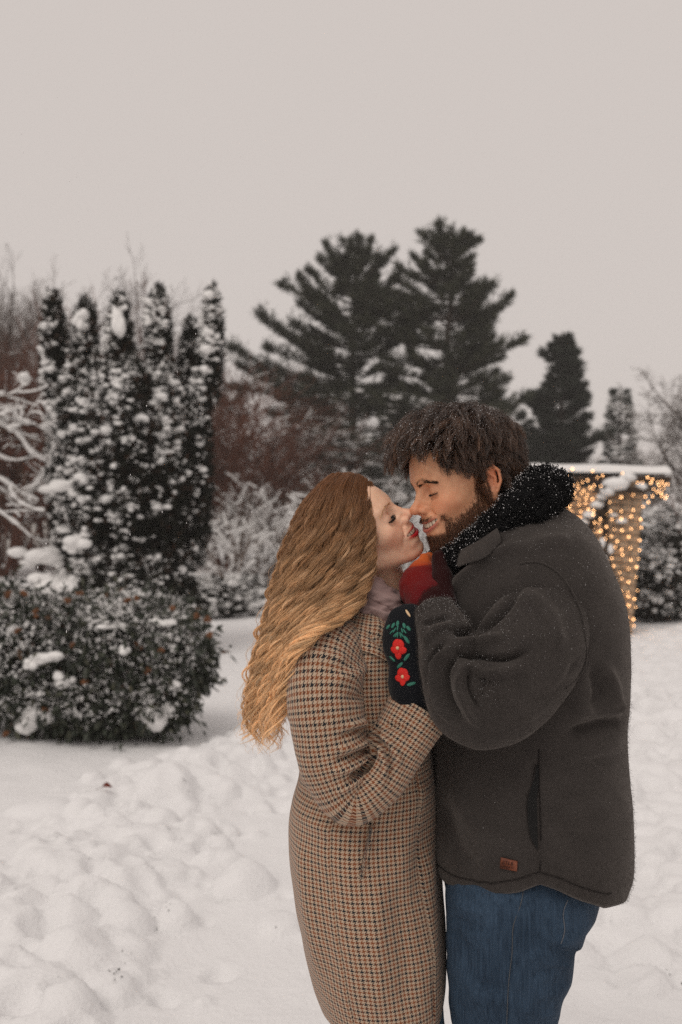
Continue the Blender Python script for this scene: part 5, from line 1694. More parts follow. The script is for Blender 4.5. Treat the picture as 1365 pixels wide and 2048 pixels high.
ln_ = rg.uniform(0.003, 0.008, 9000)[:, None] * tt
CU = roots[:, None] + nn[:, None] * ln_[..., None] + t1[:, None] * (rad * np.sin(tw))[..., None] + t2[:, None] * (rad * (1 - np.cos(tw)))[..., None]
hair_obj('curly_pile', CU, M_pile, collar, 0.0007, 0.0006)
COLLAR_V, COLLAR_N = V, N
# wool collar leaf turned out under the fleece
lo_pts = [(1006, 1086), (978, 1118), (934, 1132), (890, 1152)]
hi_pts = [(1000, 1066), (965, 1086), (930, 1104), (893, 1126)]
def flap(name, hi, lo, parent, mat, lift_hi, lift_lo, n=24, m=10):
    H = catmull(A([on_jacket(x, y, lift_hi)[0] for x, y in hi]), n); L = catmull(A([on_jacket(x, y, lift_lo)[0] for x, y in lo]), n)
    s_ = np.linspace(0, 1, m)[:, None, None]
    G = H[None] * (1 - s_) + L[None] * s_ + A([0, -0.006, 0.0]) * np.sin(s_ * np.pi)
    back = G + A([0.0, 0.004, 0.0])
    V = np.concatenate([G, back[::-1]]).reshape(-1, 3)
    U = np.stack([V[:, 0] * 100, V[:, 2] * 100], -1)
    return mesh_obj(name, V, grid_faces(2 * m, n, wrap=False), mat, parent, uv=U)
flap('collar_leaf', hi_pts, lo_pts, jacket, M_jacket, 0.010, 0.006)

# his mitten: maroon wrist, red palm, orange fingers, with a dark thumb
mit2 = tag(empty('mitten', W(868, 1205, -120), man), 'striped maroon, red and orange knit mitten')
def m2(P):
    d = s_chain(P, [W(876, 1246, -180), W(866, 1208, -130), W(846, 1178, -80)], [0.030, 0.035, 0.041], 0.02)
    d = smin(d, s_ell(P, W(846, 1162, -50), (0.034, 0.034, 0.034)), 0.02)
    for fx, fy, fv, tx, ty, tv in ((838, 1160, -70, 850, 1118, -40), (845, 1160, -50, 859, 1116, -20), (850, 1162, -25, 866, 1120, 0)):
        d = smin(d, s_cap(P, W(fx, fy, fv), W(tx, ty, tv), 0.016, 0.011), 0.010)
    return d
def m2var(V):
    P = PX(V)
    r = np.linalg.norm((P - A([888, 1222])) * A([1, 1]), axis=1)
    return np.clip(0.36 * r / 62.0, 0, 0.70) + 0.30 * smooth01((1140 - P[:, 1]) / 22)
sdf_cloth('palm', m2, W(780, 1260, -240), W(920, 1080, 30) + A([0.02, 0, 0.02]), 0.0035, M_ombre, mit2, amp=0.0016, scale=70, var=m2var)
sdf_cloth('thumb', lambda P: s_chain(P, [W(888, 1205, -150), W(886, 1160, -120), W(880, 1116, -92)], [0.022, 0.017, 0.014], 0.01), W(850, 1240, -220), W(920, 1080, -20), 0.003, M_ombre, mit2, amp=0.001, scale=80, var=lambda V: np.full(len(V), 0.1))
far2 = tag(empty('mitten', W(760, 1500, 230), man), 'maroon mitten on his hidden hand behind her back')
sdf_cloth('palm', lambda P: smin(s_chain(P, [W(780, 1495, 228), W(730, 1505, 222), W(690, 1500, 214)], [0.034, 0.042, 0.036], 0.02), s_cap(P, W(735, 1490, 215), W(715, 1450, 205), 0.018, 0.015), 0.015),
          W(600, 1600, 130), W(820, 1400, 330), 0.006, M_ombre, far2, var=lambda V: np.full(len(V), 0.4))

# jeans
def mj_fn(P):
    d = s_ell(P, W(1042, 1745, 0), (0.140, 0.180, 0.13))
    for sg in (-1, 1):
        d = smin(d, s_ell(P, W(1083, 1800, 90 * sg), (0.088, 0.080, 0.085)), 0.03)
        d = smin(d, s_chain(P, [W(1028, 1800, 108 * sg), W(1016, 1930, 108 * sg), W(1006, 2060, 106 * sg), W(1000, 2300, 104 * sg), A([0.29, D0 + 0.10 * sg, 0.55]), A([0.30, D0 + 0.10 * sg, 0.14])],
                            [0.115, 0.104, 0.088, 0.074, 0.070, 0.068]), 0.02)
    return d
jfold = [([(900, 1800), (960, 1822), (1010, 1815)], 8, 6), ([(895, 1830), (950, 1856), (1000, 1858)], 7, -5), ([(905, 1990), (960, 1972), (1010, 1985)], 9, -5), ([(1060, 1960), (1100, 1940), (1136, 1938)], 8, -6), ([(1040, 2010), (1080, 2030), (1120, 2025)], 9, 5), ([(1090, 1830), (1110, 1870), (1118, 1900)], 6, -5), ([(1060, 1870), (1120, 1905), (1160, 1910)], 9, -9), ([(1050, 1900), (1110, 1932), (1150, 1925)], 9, 7), ([(1165, 1850), (1130, 1880), (1080, 1890)], 10, 5), ([(1000, 1830), (960, 1870), (930, 1880)], 14, 4), ([(930, 1960), (960, 2000), (975, 2048)], 12, 4), ([(1150, 1960), (1110, 1985), (1060, 1990)], 10, 4), ([(895, 1850), (930, 1900), (940, 1960)], 10, -4)]
jo, JeV, JeQ = sdf_cloth('jeans', mj_fn, A([0.05, D0 - 0.30, 0.06]), A([0.60, D0 + 0.30, 1.08]), 0.0065, M_denim, man, jfold, 0.0035, 13, (1, 1, 1.4))
JeN = vert_normals(JeV, JeQ)
# the seat pocket stands a few millimetres proud
poly = A([(1126, 1780), (1176, 1780), (1178, 1850), (1161, 1902), (1119, 1892)], float)
Pj = PX(JeV); ins = np.full(len(JeV), 1e9)
for i in range(len(poly)):
    e_ = poly[(i + 1) % len(poly)] - poly[i]; nl = A([-e_[1], e_[0]]) / np.linalg.norm(e_)
    ins = np.minimum(ins, (Pj - poly[i]) @ nl)
JeV = JeV + JeN * (smooth01(ins / 5.0) * .0055 * (JeN[:, 1] < .2))[:, None]
jo.data.vertices.foreach_set('co', JeV.astype(np.float32).ravel()); jo.data.update()
def on_jeans(px, py, lift=0.001):
    P = PX(JeV); d = np.linalg.norm(P - A([px, py]), axis=1) + 1e3 * (JeN[:, 1] > -0.02)
    i = d.argmin(); return JeV[i] + JeN[i] * lift
def seam(pts, name='seam', r=0.0007, mat=M_thread, lift=0.001):
    C = catmull(A([on_jeans(x, y, lift) for x, y in pts]), len(pts) * 6)
    for _ in range(6): C[1:-1] = (C[:-2] + C[1:-1] * 2 + C[2:]) / 4
    V, F = tube(C, r, 5)
    return mesh_obj(name, V, F, mat, jo)
seam([(1046, 1775), (1038, 1810), (1030, 1850), (1024, 1900), (1020, 1950), (1017, 2000), (1014, 2060)])
M_thread2 = simple_mat('pale_pocket_thread', (0.08, 0.09, 0.11), (0.15, 0.15, 0.16), 300)
for pp in ([(1130, 1800), (1128, 1830), (1125, 1860), (1123, 1886)], [(1123, 1886), (1135, 1892), (1148, 1896), (1157, 1896)]):
    seam(pp, 'pocket_seam', .0008, M_thread2, .0012)
for sg in (-1, 1):
    def bt(P, sg=sg):
        d = s_chain(P, [A([0.30, D0 + 0.10 * sg, 0.20]), A([0.305, D0 + 0.10 * sg, 0.07])], [0.062, 0.056])
        d = smin(d, s_chain(P, [A([0.31, D0 + 0.10 * sg, 0.05]), A([0.15, D0 + 0.10 * sg, 0.04])], [0.05, 0.042]), 0.03)
        return smax(d, 0.003 - P[..., 2], 0.004)
    sdf_cloth('boot', bt, A([0.05, D0 + 0.10 * sg - 0.1, -0.02]), A([0.42, D0 + 0.10 * sg + 0.1, 0.3]), 0.007, M_boot, man)
# ------------------------------------------------------------------ hair
def strands_from(locks, per, spread, rng, flare=1.0, jitter=0.0):
    """locks (n,k,3) -> n*per strands gathered round each lock, closing towards the tip"""
    n, k, _ = locks.shape
    t = np.linspace(0, 1, k)
    off = rng.normal(size=(n, per, 1, 3)) * np.asarray(spread).reshape(-1, 1, 1, 1)
    prof = (0.55 + 0.6 * np.sin(np.pi * np.minimum(t * 1.1, 1)) * flare - 0.35 * t)[None, None, :, None]
    ph = rng.uniform(0, 6.28, (n, per, 1, 3)); fr = rng.uniform(4, 10, (n, per, 1, 1))
    wob = np.sin(fr * t[None, None, :, None] * 2 + ph) * jitter * t[None, None, :, None]
    S = locks[:, None] + off * prof + wob
    # uneven lengths: resample each strand to a fraction of its lock
    L = rng.uniform(0.80, 1.0, (n, per, 1))
    x = t[None, None] * L * (k - 1)
    i = np.clip(np.floor(x).astype(int), 0, k - 2); f = (x - i)[..., None]
    ii = np.arange(n)[:, None, None]; jj = np.arange(per)[None, :, None]
    S = S[ii, jj, i] * (1 - f) + S[ii, jj, i + 1] * f
    return S.reshape(n * per, k, 3)


GUIDES = [
    [(744, 966, -30), (743, 1010, -72), (744, 1070, -90), (740, 1130, -95), (720, 1188, -108), (682, 1236, -165), (624, 1266, -228), (588, 1308, -232), (572, 1390, -205)],
    [(722, 951, -34), (718, 990, -80), (712, 1060, -98), (706, 1130, -105), (682, 1190, -116), (640, 1244, -180), (594, 1294, -212), (566, 1374, -190), (554, 1470, -160)],
    [(700, 945, -32), (680, 982, -86), (664, 1060, -104), (654, 1130, -108), (632, 1200, -114), (598, 1268, -150), (566, 1344, -160), (546, 1424, -138), (534, 1506, -110)],
    [(680, 946, -24), (646, 984, -70), (625, 1050, -90), (609, 1130, -94), (592, 1200, -95), (570, 1270, -98), (548, 1340, -98), (530, 1420, -86), (520, 1502, -70)],
    [(664, 950, -10), (622, 992, -44), (598, 1050, -58), (579, 1120, -60), (560, 1200, -60), (541, 1270, -58), (523, 1340, -55), (508, 1420, -50), (503, 1490, -45)],
    [(656, 954, 10), (608, 1002, 0), (584, 1055, 0), (562, 1120, 0), (544, 1190, 0), (527, 1260, 0), (509, 1330, 0), (495, 1410, 0), (493, 1470, 0)],
    [(664, 950, 20), (622, 994, 46), (598, 1050, 60), (580, 1120, 62), (562, 1200, 62), (546, 1270, 60), (530, 1340, 56), (516, 1420, 50), (510, 1480, 45)],
    [(684, 946, 26), (650, 984, 70), (632, 1050, 90), (618, 1130, 94), (602, 1200, 95), (584, 1270, 98), (562, 1340, 98), (545, 1420, 86), (534, 1490, 70)],
    [(720, 951, 28), (718, 990, 74), (712, 1060, 92), (702, 1130, 96), (686, 1190, 104), (656, 1242, 120), (620, 1290, 130), (596, 1370, 120), (580, 1440, 100)],
]
rg = np.random.default_rng(21)
GK = 44
GG = A([catmull(A(g, float), GK) for g in GUIDES])              # guides x points x (px, py, v)


def guide_at(g):
    g = np.clip(g, 0, len(GG) - 1.0001)
    i = np.floor(g).astype(int); f = (g - i)[:, None, None]
    f = f * f * (3 - 2 * f) * 0.5 + f * 0.5
    return GG[i] * (1 - f) + GG[i + 1] * f


def hair_locks(n, gmin, gmax, depth, amp):
    g = rg.uniform(gmin, gmax, n)
    L = guide_at(g)
    t = np.linspace(0, 1, GK)[None]
    inner = (rg.random(n) ** 1.3 * depth)[:, None]
    cen = A([690.0, 0, 0])
    # move inner locks towards the middle of the head / the body side
    dx = (720 - L[..., 0]); dv = -L[..., 2]
    nrm = np.sqrt(dx ** 2 + dv ** 2) + 1e-6
    L[..., 0] += dx / nrm * inner * smooth01(t / .12) * (1 - 0.6 * t); L[..., 2] += dv / nrm * inner * smooth01(t / .12) * (1 - 0.6 * t)
    L[..., 1] += inner * 0.5 * (1 - t) ** 3
    # loose waves, tighter and wider towards the tips
    ph = (2.6 * np.sin(g * 1.9) + 1.5 * np.sin(g * 4.7 + 1))[:, None] + rg.normal(0, .9, (n, 1)); fr = rg.uniform(8.2, 9.8, (n, 1)); am = amp * rg.uniform(0.5, 1.3, (n, 1))
    env = smooth01((t - 0.03) / 0.30) * (0.6 + 0.8 * t)
    arg = fr * (t ** 0.92) * 6.28 * 0.85 + ph
    L[..., 0] += np.sin(arg) * am * env; L[..., 2] += np.cos(arg) * am * env * 0.9
    L[..., 0] += rg.normal(0, 5, (n, 1)) * t; L[..., 2] += rg.normal(0, 6, (n, 1)) * t
    # shorter and longer locks
    k = rg.uniform(0.80, 1.03, n)
    x = np.clip(np.linspace(0, 1, GK)[None] * k[:, None], 0, 1) * (GK - 1)
    i = np.clip(np.floor(x).astype(int), 0, GK - 2); f = (x - i)[..., None]
    r = np.arange(n)[:, None]
    L = L[r, i] * (1 - f) + L[r, i + 1] * f
    return W(L[..., 0], L[..., 1], L[..., 2])


hair_w = empty('hair', head_w.to_world(A([[0, 0, 60]]))[0], woman)
# inner mass behind the locks, darkened to paint the shade between them
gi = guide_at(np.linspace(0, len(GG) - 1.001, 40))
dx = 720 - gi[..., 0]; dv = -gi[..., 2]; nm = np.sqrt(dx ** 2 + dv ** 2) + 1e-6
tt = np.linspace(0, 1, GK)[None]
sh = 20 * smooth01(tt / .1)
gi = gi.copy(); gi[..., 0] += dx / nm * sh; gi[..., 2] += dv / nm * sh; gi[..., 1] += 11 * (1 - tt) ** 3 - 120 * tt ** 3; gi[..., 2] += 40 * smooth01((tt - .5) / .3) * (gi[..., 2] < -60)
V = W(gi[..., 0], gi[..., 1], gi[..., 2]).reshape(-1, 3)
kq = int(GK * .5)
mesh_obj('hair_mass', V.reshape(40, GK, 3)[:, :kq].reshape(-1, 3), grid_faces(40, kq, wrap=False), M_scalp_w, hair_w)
lk = np.concatenate([hair_locks(200, 0.0, 5.2, 18, 14.0), hair_locks(64, 5.2, 8.0, 18, 9.0), hair_locks(50, 0.0, 1.6, 6, 11.0)])
S = strands_from(lk, 44, 0.0019 * rg.uniform(.4, 1.5, len(lk)), rg, 0.8, 0.0010)
hair_obj('locks', S, M_hair_w, hair_w, 0.00028, 0.00014, tone=np.repeat(rg.random(len(lk)), 44))
# flyaway single hairs
lk = hair_locks(420, 0.0, 5.6, 1, 10)
lk += np.cumsum(rg.normal(0, 0.0011, lk.shape), 1) * 0.8
hair_obj('flyaway_strands', lk, M_hair_w, hair_w, 0.00022, 0.00014)
HAIRW_S = S

# ---- eyelashes and brows
def lid_line(head, n, side):
    a = np.linspace(-0.95, 0.95, n)
    P = np.stack([71.5 + 15.4 * np.cos(a * .95), side * (31.5 + 16.0 * np.sin(a * .95)), -1.0 - 3.6 * np.cos(a * 1.2)], -1)
    return P, a
def lashes(head, parent, length, n, droop, mat):
    out = []
    for side in (-1, 1):
        P, a = lid_line(head, n, side)
        P = P + rg.normal(0, 0.35, P.shape)
        d = unit(np.stack([np.cos(a * .8) + 0 * a, side * np.sin(a * .8) * 0.9, -droop + 0 * a], -1) + rg.normal(0, 0.12, P.shape))
        tt = np.linspace(0, 1, 6)[None, :, None]
        l = (length * rg.uniform(0.7, 1.1, n))[:, None, None]
        C = P[:, None] + d[:, None] * l * tt + A([0, 0, 1.0]) * l * 0.30 * tt ** 2
        out.append(head.to_world(C))
    return hair_obj('eyelashes', np.concatenate(out), mat, parent, 0.00042, 0.00018)
def lid_edge_line(head, parent, mat, r):  # dark lash line along the edge of each closed lid
    for side in (-1, 1):
        P, a = lid_line(head, 16, side)
        V, F = tube(head.to_world(P + A([-0.3, 0, 0])), r, 5)
        mesh_obj('lash_line', V, F, mat, parent)
M_lashline = simple_mat('lash_line_dark', (0.03, 0.015, 0.012))
lashes(head_w, woman, 10.0, 70, 0.45, M_lash); lid_edge_line(head_w, woman, M_lashline, 0.0006)
lashes(head_m, man, 5.0, 60, 0.55, M_lash); lid_edge_line(head_m, man, M_lashline, 0.0007)

def surf_point(head, P):
    """nearest skin vertices to canonical points"""
    P = np.asarray(P, float)
    out = np.zeros(len(P), int)
    near = np.where((head.Vc[:, 0] > 55) & (head.Vc[:, 2] > 0) & (head.Vc[:, 2] < 50))[0]
    for i in range(0, len(P), 256):
        d = ((head.Vc[near][None] - P[i:i + 256, None]) ** 2).sum(-1); out[i:i + 256] = near[d.argmin(1)]
    return out
def brows(head, parent, line, thick, n, length, mat, r):
    C = catmull(A(line, float), 60)
    out = []
    for side in (-1, 1):
        q = rg.integers(0, 60, n); f = q / 59
        P = C[q] * A([1, side, 1]) + np.stack([0 * f, 0 * f, rg.normal(0, 1, n) * thick * (1 - 0.55 * f)], -1)
        i = surf_point(head, P)
        base = head.Vc[i]
        nn = (head.N[i] @ head.R)
        tdir = unit(np.gradient(C, axis=0))[q] * A([1, side, 1])
        d = unit(tdir + A([0, 0, 0.22]) * (1 - f)[:, None] + nn * 0.18 + rg.normal(0, .10, base.shape))
        tt = np.linspace(0, 1, 5)[None, :, None]
        S = base[:, None] + d[:, None] * (length * rg.uniform(.7, 1.1, n))[:, None, None] * tt - nn[:, None] * 0.8 * tt ** 2
        out.append(head.to_world(S))
    return hair_obj('eyebrows', np.concatenate(out), mat, parent, r, r * .4)
brows(head_m, man, [(95, 6, 18), (92, 17, 21.5), (86, 30, 22.5), (77, 44, 18)], 2.2, 800, 6.5, M_brow, 0.00016)
brows(head_w, woman, [(95, 8, 19), (92, 18, 22.5), (85, 30, 24), (75, 43, 20)], 1.0, 170, 6, M_hair_w, 0.00024)

# ---- his hair: locks combed forward from the crown, curling over the forehead
hair_m = empty('hair', head_m.to_world(A([[-10, 0, 90]]))[0], man)
hc = A([-4.0, 0, 38]); hr = A([97.0, 76, 86])
n = 1000
def rand_dirs(n):
    d = unit(rg.normal(size=(n * 8, 3)))
    p = hc + d * hr
    x, y, z = p.T; ay = np.abs(y)
    hair_front = z > 84 - 0.035 * ay ** 1.45                      # hairline, dropping to the temples
    temple = (x < 58) & (z > 34 + 0.35 * np.clip(x - 20, 0, 60))
    ok = np.where(x > 30, hair_front | temple, np.where(x > -30, z > 30, z > -36))
    ok |= (x > 2) & (x <= 30) & (z > 16)
    return p[ok][:n]
root = rand_dirs(n); n = len(root)
nrm = unit((root - hc) / hr ** 2)
u = (root - hc) / hr
top = smooth01((u[:, 2] - 0.15) / 0.55)
frontness = smooth01((u[:, 0] + 0.6) / 1.1)
near_ear = np.exp(-(((root[:, 0] + 8) / 30) ** 2 + ((root[:, 2] - 25) / 22) ** 2))
Lm = (30 + 56 * top * (0.5 + 0.5 * frontness) + rg.normal(0, 8, n)) * (1 - 0.45 * near_ear)
lift0 = 0.45 + 0.95 * top
sgn_y = np.sign(root[:, 1]) * np.minimum(np.abs(root[:, 1]) / 40, 1)
flow_f = np.stack([np.full(n, 1.0), sgn_y * 0.45, np.full(n, -0.15)], -1)
flow_b = np.stack([np.full(n, -0.30), sgn_y * 0.2, np.full(n, -1.0)], -1)
flow_s = np.stack([np.full(n, 0.05), sgn_y * 0.10, np.full(n, -1.0)], -1)
fl = flow_f * (top * (0.30 + 0.70 * frontness))[:, None] + flow_s * ((1 - top) * frontness)[:, None] + flow_b * ((1 - frontness))[:, None]
fl = unit(fl + rg.normal(0, .17, fl.shape))
K = 20
dropv = rg.uniform(.35, 1.25, (n, 1))
P = root.copy(); path = [P.copy()]
ph = rg.uniform(0, 6.28, (n, 1)); cur = rg.uniform(.12, .55, (n, 1))
swirl = unit(np.cross(fl, nrm))
for s_ in range(1, K):
    t = s_ / (K - 1)
    d = nrm * (lift0 * (1 - t) ** 1.6)[:, None] + fl * (0.55 + 0.3 * t) + A([0, 0, -1.0]) * (1.35 * t ** 1.5) * (0.35 + 0.9 * frontness[:, None]) * dropv
    d = d + swirl * np.sin(ph + t * 6.5) * cur
    P = P + unit(d) * (Lm / (K - 1))[:, None]
    q = (P - hc) / (hr + 5.0)
    r_ = np.linalg.norm(q, axis=1, keepdims=True)
    P = np.where(r_ < 1, hc + q / np.maximum(r_, 1e-6) * (hr + 5.0), P)
    path.append(P.copy())
lkm = np.stack(path, 1)
lkm = head_m.to_world(lkm)
Sm = strands_from(lkm, 34, 0.0052 * rg.uniform(.6, 1.3, n), rg, 1.0, 0.0012)
hair_obj('locks', Sm, M_hair_m, hair_m, 0.00028, 0.00014, tone=np.repeat(rg.random(n), 34))
# scalp mass underneath
m_ = lambda V: V
ii = np.where((head_m.Vc[:, 2] > -30) & (np.abs(head_m.Vc[:, 1]) < 78))[0]
def cap_fn(P):
    d = s_ell(P, hc, hr + 6)
    ay = np.abs(P[..., 1])
    cut = smin(82 - 0.035 * ay ** 1.45 - P[..., 2], smax(P[..., 0] - 56, 34 - P[..., 2], 6), 6)      # forehead stays free
    d = smax(d, smin(cut, P[..., 0] - 26, 4), 4)
    d = smax(d, -(P[..., 2] - np.where(P[..., 0] < -28, -34, np.where(P[..., 0] < 4, 30, 16))), 6)
    return d
V, Q = grid_eval(cap_fn, (-118, -92, -48), (112, 92, 140), 4.0)
mesh_obj('hair_mass', head_m.to_world(V), Q, M_scalp_m, hair_m)

# ---- beard
vc = head_m.Vc; ay = np.abs(vc[:, 1])
cheek = -10 - 0.66 * np.clip(vc[:, 0] - 6, 0, 60)                # upper edge of the beard, from sideburn to mouth corner
dens = smooth01((cheek - vc[:, 2]) / 22) * (vc[:, 0] > 0) * (vc[:, 0] < 78)
dens = np.maximum(dens, smooth01((14 - np.abs(vc[:, 0] - 8)) / 8) * (vc[:, 2] < 22) * (vc[:, 2] > -40) * (ay > 50))          # sideburn
must = 0.8 * smooth01((vc[:, 2] + 52) / 4) * smooth01((-39 - vc[:, 2]) / 4) * (vc[:, 0] > 70) * (ay < 27)
chin = smooth01((-71 - vc[:, 2]) / 8) * (vc[:, 0] > 40)
side = .6 * smooth01((ay - 36) / 6) * smooth01((48 - ay) / 6) * (vc[:, 2] < -40) * (vc[:, 2] > -85) * (vc[:, 0] > 55)
dens = np.maximum.reduce([dens, must, chin, side]) * (1 - smooth01((-vc[:, 2] - 112) / 18)) * (head_m.attrs['lip'] < 0.3) * (head_m.attrs['mouth'] < 0.5)
mc = mouth_curve(np.clip(vc[:, 1] / HPM['mouth_w'], -1, 1), HPM)
clear = (np.abs(vc[:, 2] - mc[:, 2]) < 9) & (ay < HPM['mouth_w'] + 3) & (vc[:, 0] > 60)
dens = dens * ~clear
pr = dens / dens.sum()
nb = 24000
i = rg.choice(len(vc), nb, p=pr)
nn = head_m.N[i] @ head_m.R
base = vc[i] + rg.normal(0, .7, (nb, 3))
dn = unit(A([0.25, 0, -1.0]) + nn * 0.75 + rg.normal(0, .22, (nb, 3)))
ln = rg.uniform(3.5, 8.5, nb) * (0.5 + 0.5 * dens[i])
tt = np.linspace(0, 1, 6)[None, :, None]
B = base[:, None] + dn[:, None] * ln[:, None, None] * tt + A([0, 0, -1.0]) * ln[:, None, None] * .35 * tt ** 2
hair_obj('beard', head_m.to_world(B), M_beard, man, 0.00014, 0.00008)

# ---- snow caught in hair, fleece and wool
OCTA = (A([[1, 0, 0], [-1, 0, 0], [0, 1, 0], [0, -1, 0], [0, 0, 1], [0, 0, -1]], float), A([[0, 2, 4], [2, 1, 4], [1, 3, 4], [3, 0, 4], [2, 0, 5], [1, 2, 5], [3, 1, 5], [0, 3, 5]]))
def flecks(P, rmin, rmax):
    n = len(P)
    return scatter(OCTA, P, rg.uniform(rmin, rmax, n) * rg.uniform(.6, 1.2, n), rg, lump=.3)
mb = MB()
w_up = Sm[:, :, 2]
sel = rg.integers(0, len(Sm), 26000); kk = rg.integers(5, K, 26000)
C = Sm[sel, kk]; hc_w = head_m.to_world(A([[10, 0, 70]]))[0]
up = unit(C - hc_w)
keep = (up[:, 2] * 1.0 - up[:, 0] * 0.45 - up[:, 1] * .35 + rg.normal(0, .15, len(C)) > 0.40) & (np.linalg.norm(C - hc_w, axis=1) > 0.075)
mb.add(*flecks(C[keep][:6500] + up[keep][:6500] * .0015, .00038, .00080))
i = rg.integers(0, len(COLLAR_V), 7000)
keep = rg.random(7000) < np.clip(0.35 + COLLAR_N[i][:, 2] * .8 - COLLAR_N[i][:, 0] * .1, 0.05, 1)
mb.add(*flecks((COLLAR_V[i] + COLLAR_N[i] * rg.uniform(.003, .009, 7000)[:, None])[keep], .0004, .0009))
for VV, NN, cnt in ((JV, JNR, 60000), (SLV, SLN, 50000)):
    i = rg.integers(0, len(VV), cnt)
    keep = (rg.random(cnt) < np.clip(NN[i][:, 2] * .5 + 0.02, 0.0, 1) * smooth01((VV[i][:, 2] - 0.9) / 0.55)) & (NN[i][:, 1] < .3)
    mb.add(*flecks((VV[i] + NN[i] * .0006 + rg.normal(0, .003, (cnt, 3)) * A([1, 0, 1]))[keep][:3600], .00018, .00044))
sel = rg.integers(0, len(HAIRW_S), 1500); kk = rg.integers(2, 26, 1500)
mb.add(*flecks(HAIRW_S[sel, kk][:500], .0003, .0006))
tag(mb.build('snow_flecks', M_fleck, None, smooth=False), 'tiny snow flecks caught in the hair, fleece collar and wool', 'snow', kind='stuff')

# ---- wool nap standing off the jacket
M_nap = hair_mat('charcoal_wool_nap', (0.030, 0.025, 0.023), (0.085, 0.073, 0.066), (0.16, 0.14, 0.125), 0.9, 0.25, spec=0.05)
for VV, NN, cnt, par in ((JV, JNR, 60000, jacket), (SLV, SLN, 42000, jacket)):
    i = rg.integers(0, len(VV), cnt)
    b0 = VV[i] + rg.normal(0, .0018, (cnt, 3)); d_ = unit(NN[i] * .30 + rg.normal(0, .6, (cnt, 3)) + A([0, 0, -.3]))
    l_ = rg.uniform(.0015, .0036, cnt)[:, None, None]; t_ = np.linspace(0, 1, 4)[None, :, None]
    S_ = b0[:, None] + d_[:, None] * l_ * t_ + rg.normal(0, .25, (cnt, 1, 3)) * l_ * t_ ** 2
    hair_obj('wool_nap', S_, M_nap, par, 0.00013, 0.00008)
# ------------------------------------------------------------------ the lit garden shelter
M_plank = simple_mat('weathered_boards', (0.30, 0.205, 0.13), (0.46, 0.335, 0.23), 9, 0.8, 0.3, 0.004)
M_plank_dark = simple_mat('dark_and_shaded_timber', (0.035, 0.022, 0.014), (0.075, 0.048, 0.03), 12, 0.8, 0.3, 0.004)
M_wire = simple_mat('lamp_wire', (0.02, 0.02, 0.015), rough=0.6)
m, nt, b = new_mat('warm_bulb')
b.inputs['Base Color'].default_value = (1, .7, .4, 1)
b.inputs['Emission Color'].default_value = (1.0, 0.50, 0.21, 1)
b.inputs['Emission Strength'].default_value = 7.0
m.cycles.emission_sampling = 'NONE'
M_bulb = m
rs = np.random.default_rng(77)
shelter = tag(empty('garden_shelter', at_ground(1240, 12.9)), 'low boarded garden shelter with snowy roof edge and a tapering pier', 'shelter')
dW = 13.4
kW = dW / FPX
def wx(px): return (px - 682.5) * kW
def wz(py): return CAM_Z - (py - 1024) * kW
xa, xb = wx(1060), wx(1258)
# wall of horizontal boards
V, F4, F3 = bevel_box((0, 0, 0), ((xb - xa) / 2, .018, .047), .006)
first = None
nb_ = int((wz(965) - .02) / .098)
wall = empty('wall', ((xa + xb) / 2, dW, 0), shelter)
for i in range(nb_):
    loc = ((xa + xb) / 2 + rs.normal(0, .01), dW + rs.normal(0, .004), .07 + i * .098)
    if first is None:
        first = mesh_obj('plank', V, [F4, F3], M_plank, smooth=False); first.location = loc; set_parent(first, wall)
    else: inst(first, 'plank', loc, wall)
mb = MB()
for x in (xa, (xa + xb) / 2, xb): mb.add(*box((x, dW + .07, wz(960) / 2), (.05, .05, wz(960) / 2)))
mb.build('wall_posts', M_plank_dark, wall, smooth=False)
# roof edge with its snow
xr0, xr1 = wx(1040), wx(1343)
V, F4, F3 = bevel_box(((xr0 + xr1) / 2, dW + .58, wz(958)), ((xr1 - xr0) / 2, .62, .035), .008)
mesh_obj('roof', V, [F4, F3], M_plank_dark, shelter, smooth=False)
nx, ny = 90, 22
gx, gy = np.meshgrid(np.linspace(xr0 - .02, xr1 + .02, nx), np.linspace(dW - .07, dW + 1.2, ny))
edge = np.minimum(np.minimum((gx - xr0 + .03) / .08, (xr1 + .03 - gx) / .08), np.minimum((gy - dW + .08) / .08, (dW + 1.2 - gy) / .08))
hz = wz(955) + .02 + (.165 + .03 * fbm2(gx * 2.2, gy * 2.2, 3, 2)) * np.sqrt(np.clip(edge, 0, 1)) + .04 * (gx - xr0) * -.3
tag(mesh_obj('snow_load', np.stack([gx, gy, hz], -1).reshape(-1, 3), grid_faces(ny, nx, wrap=False), M_snow_clump, shelter), kind='stuff')
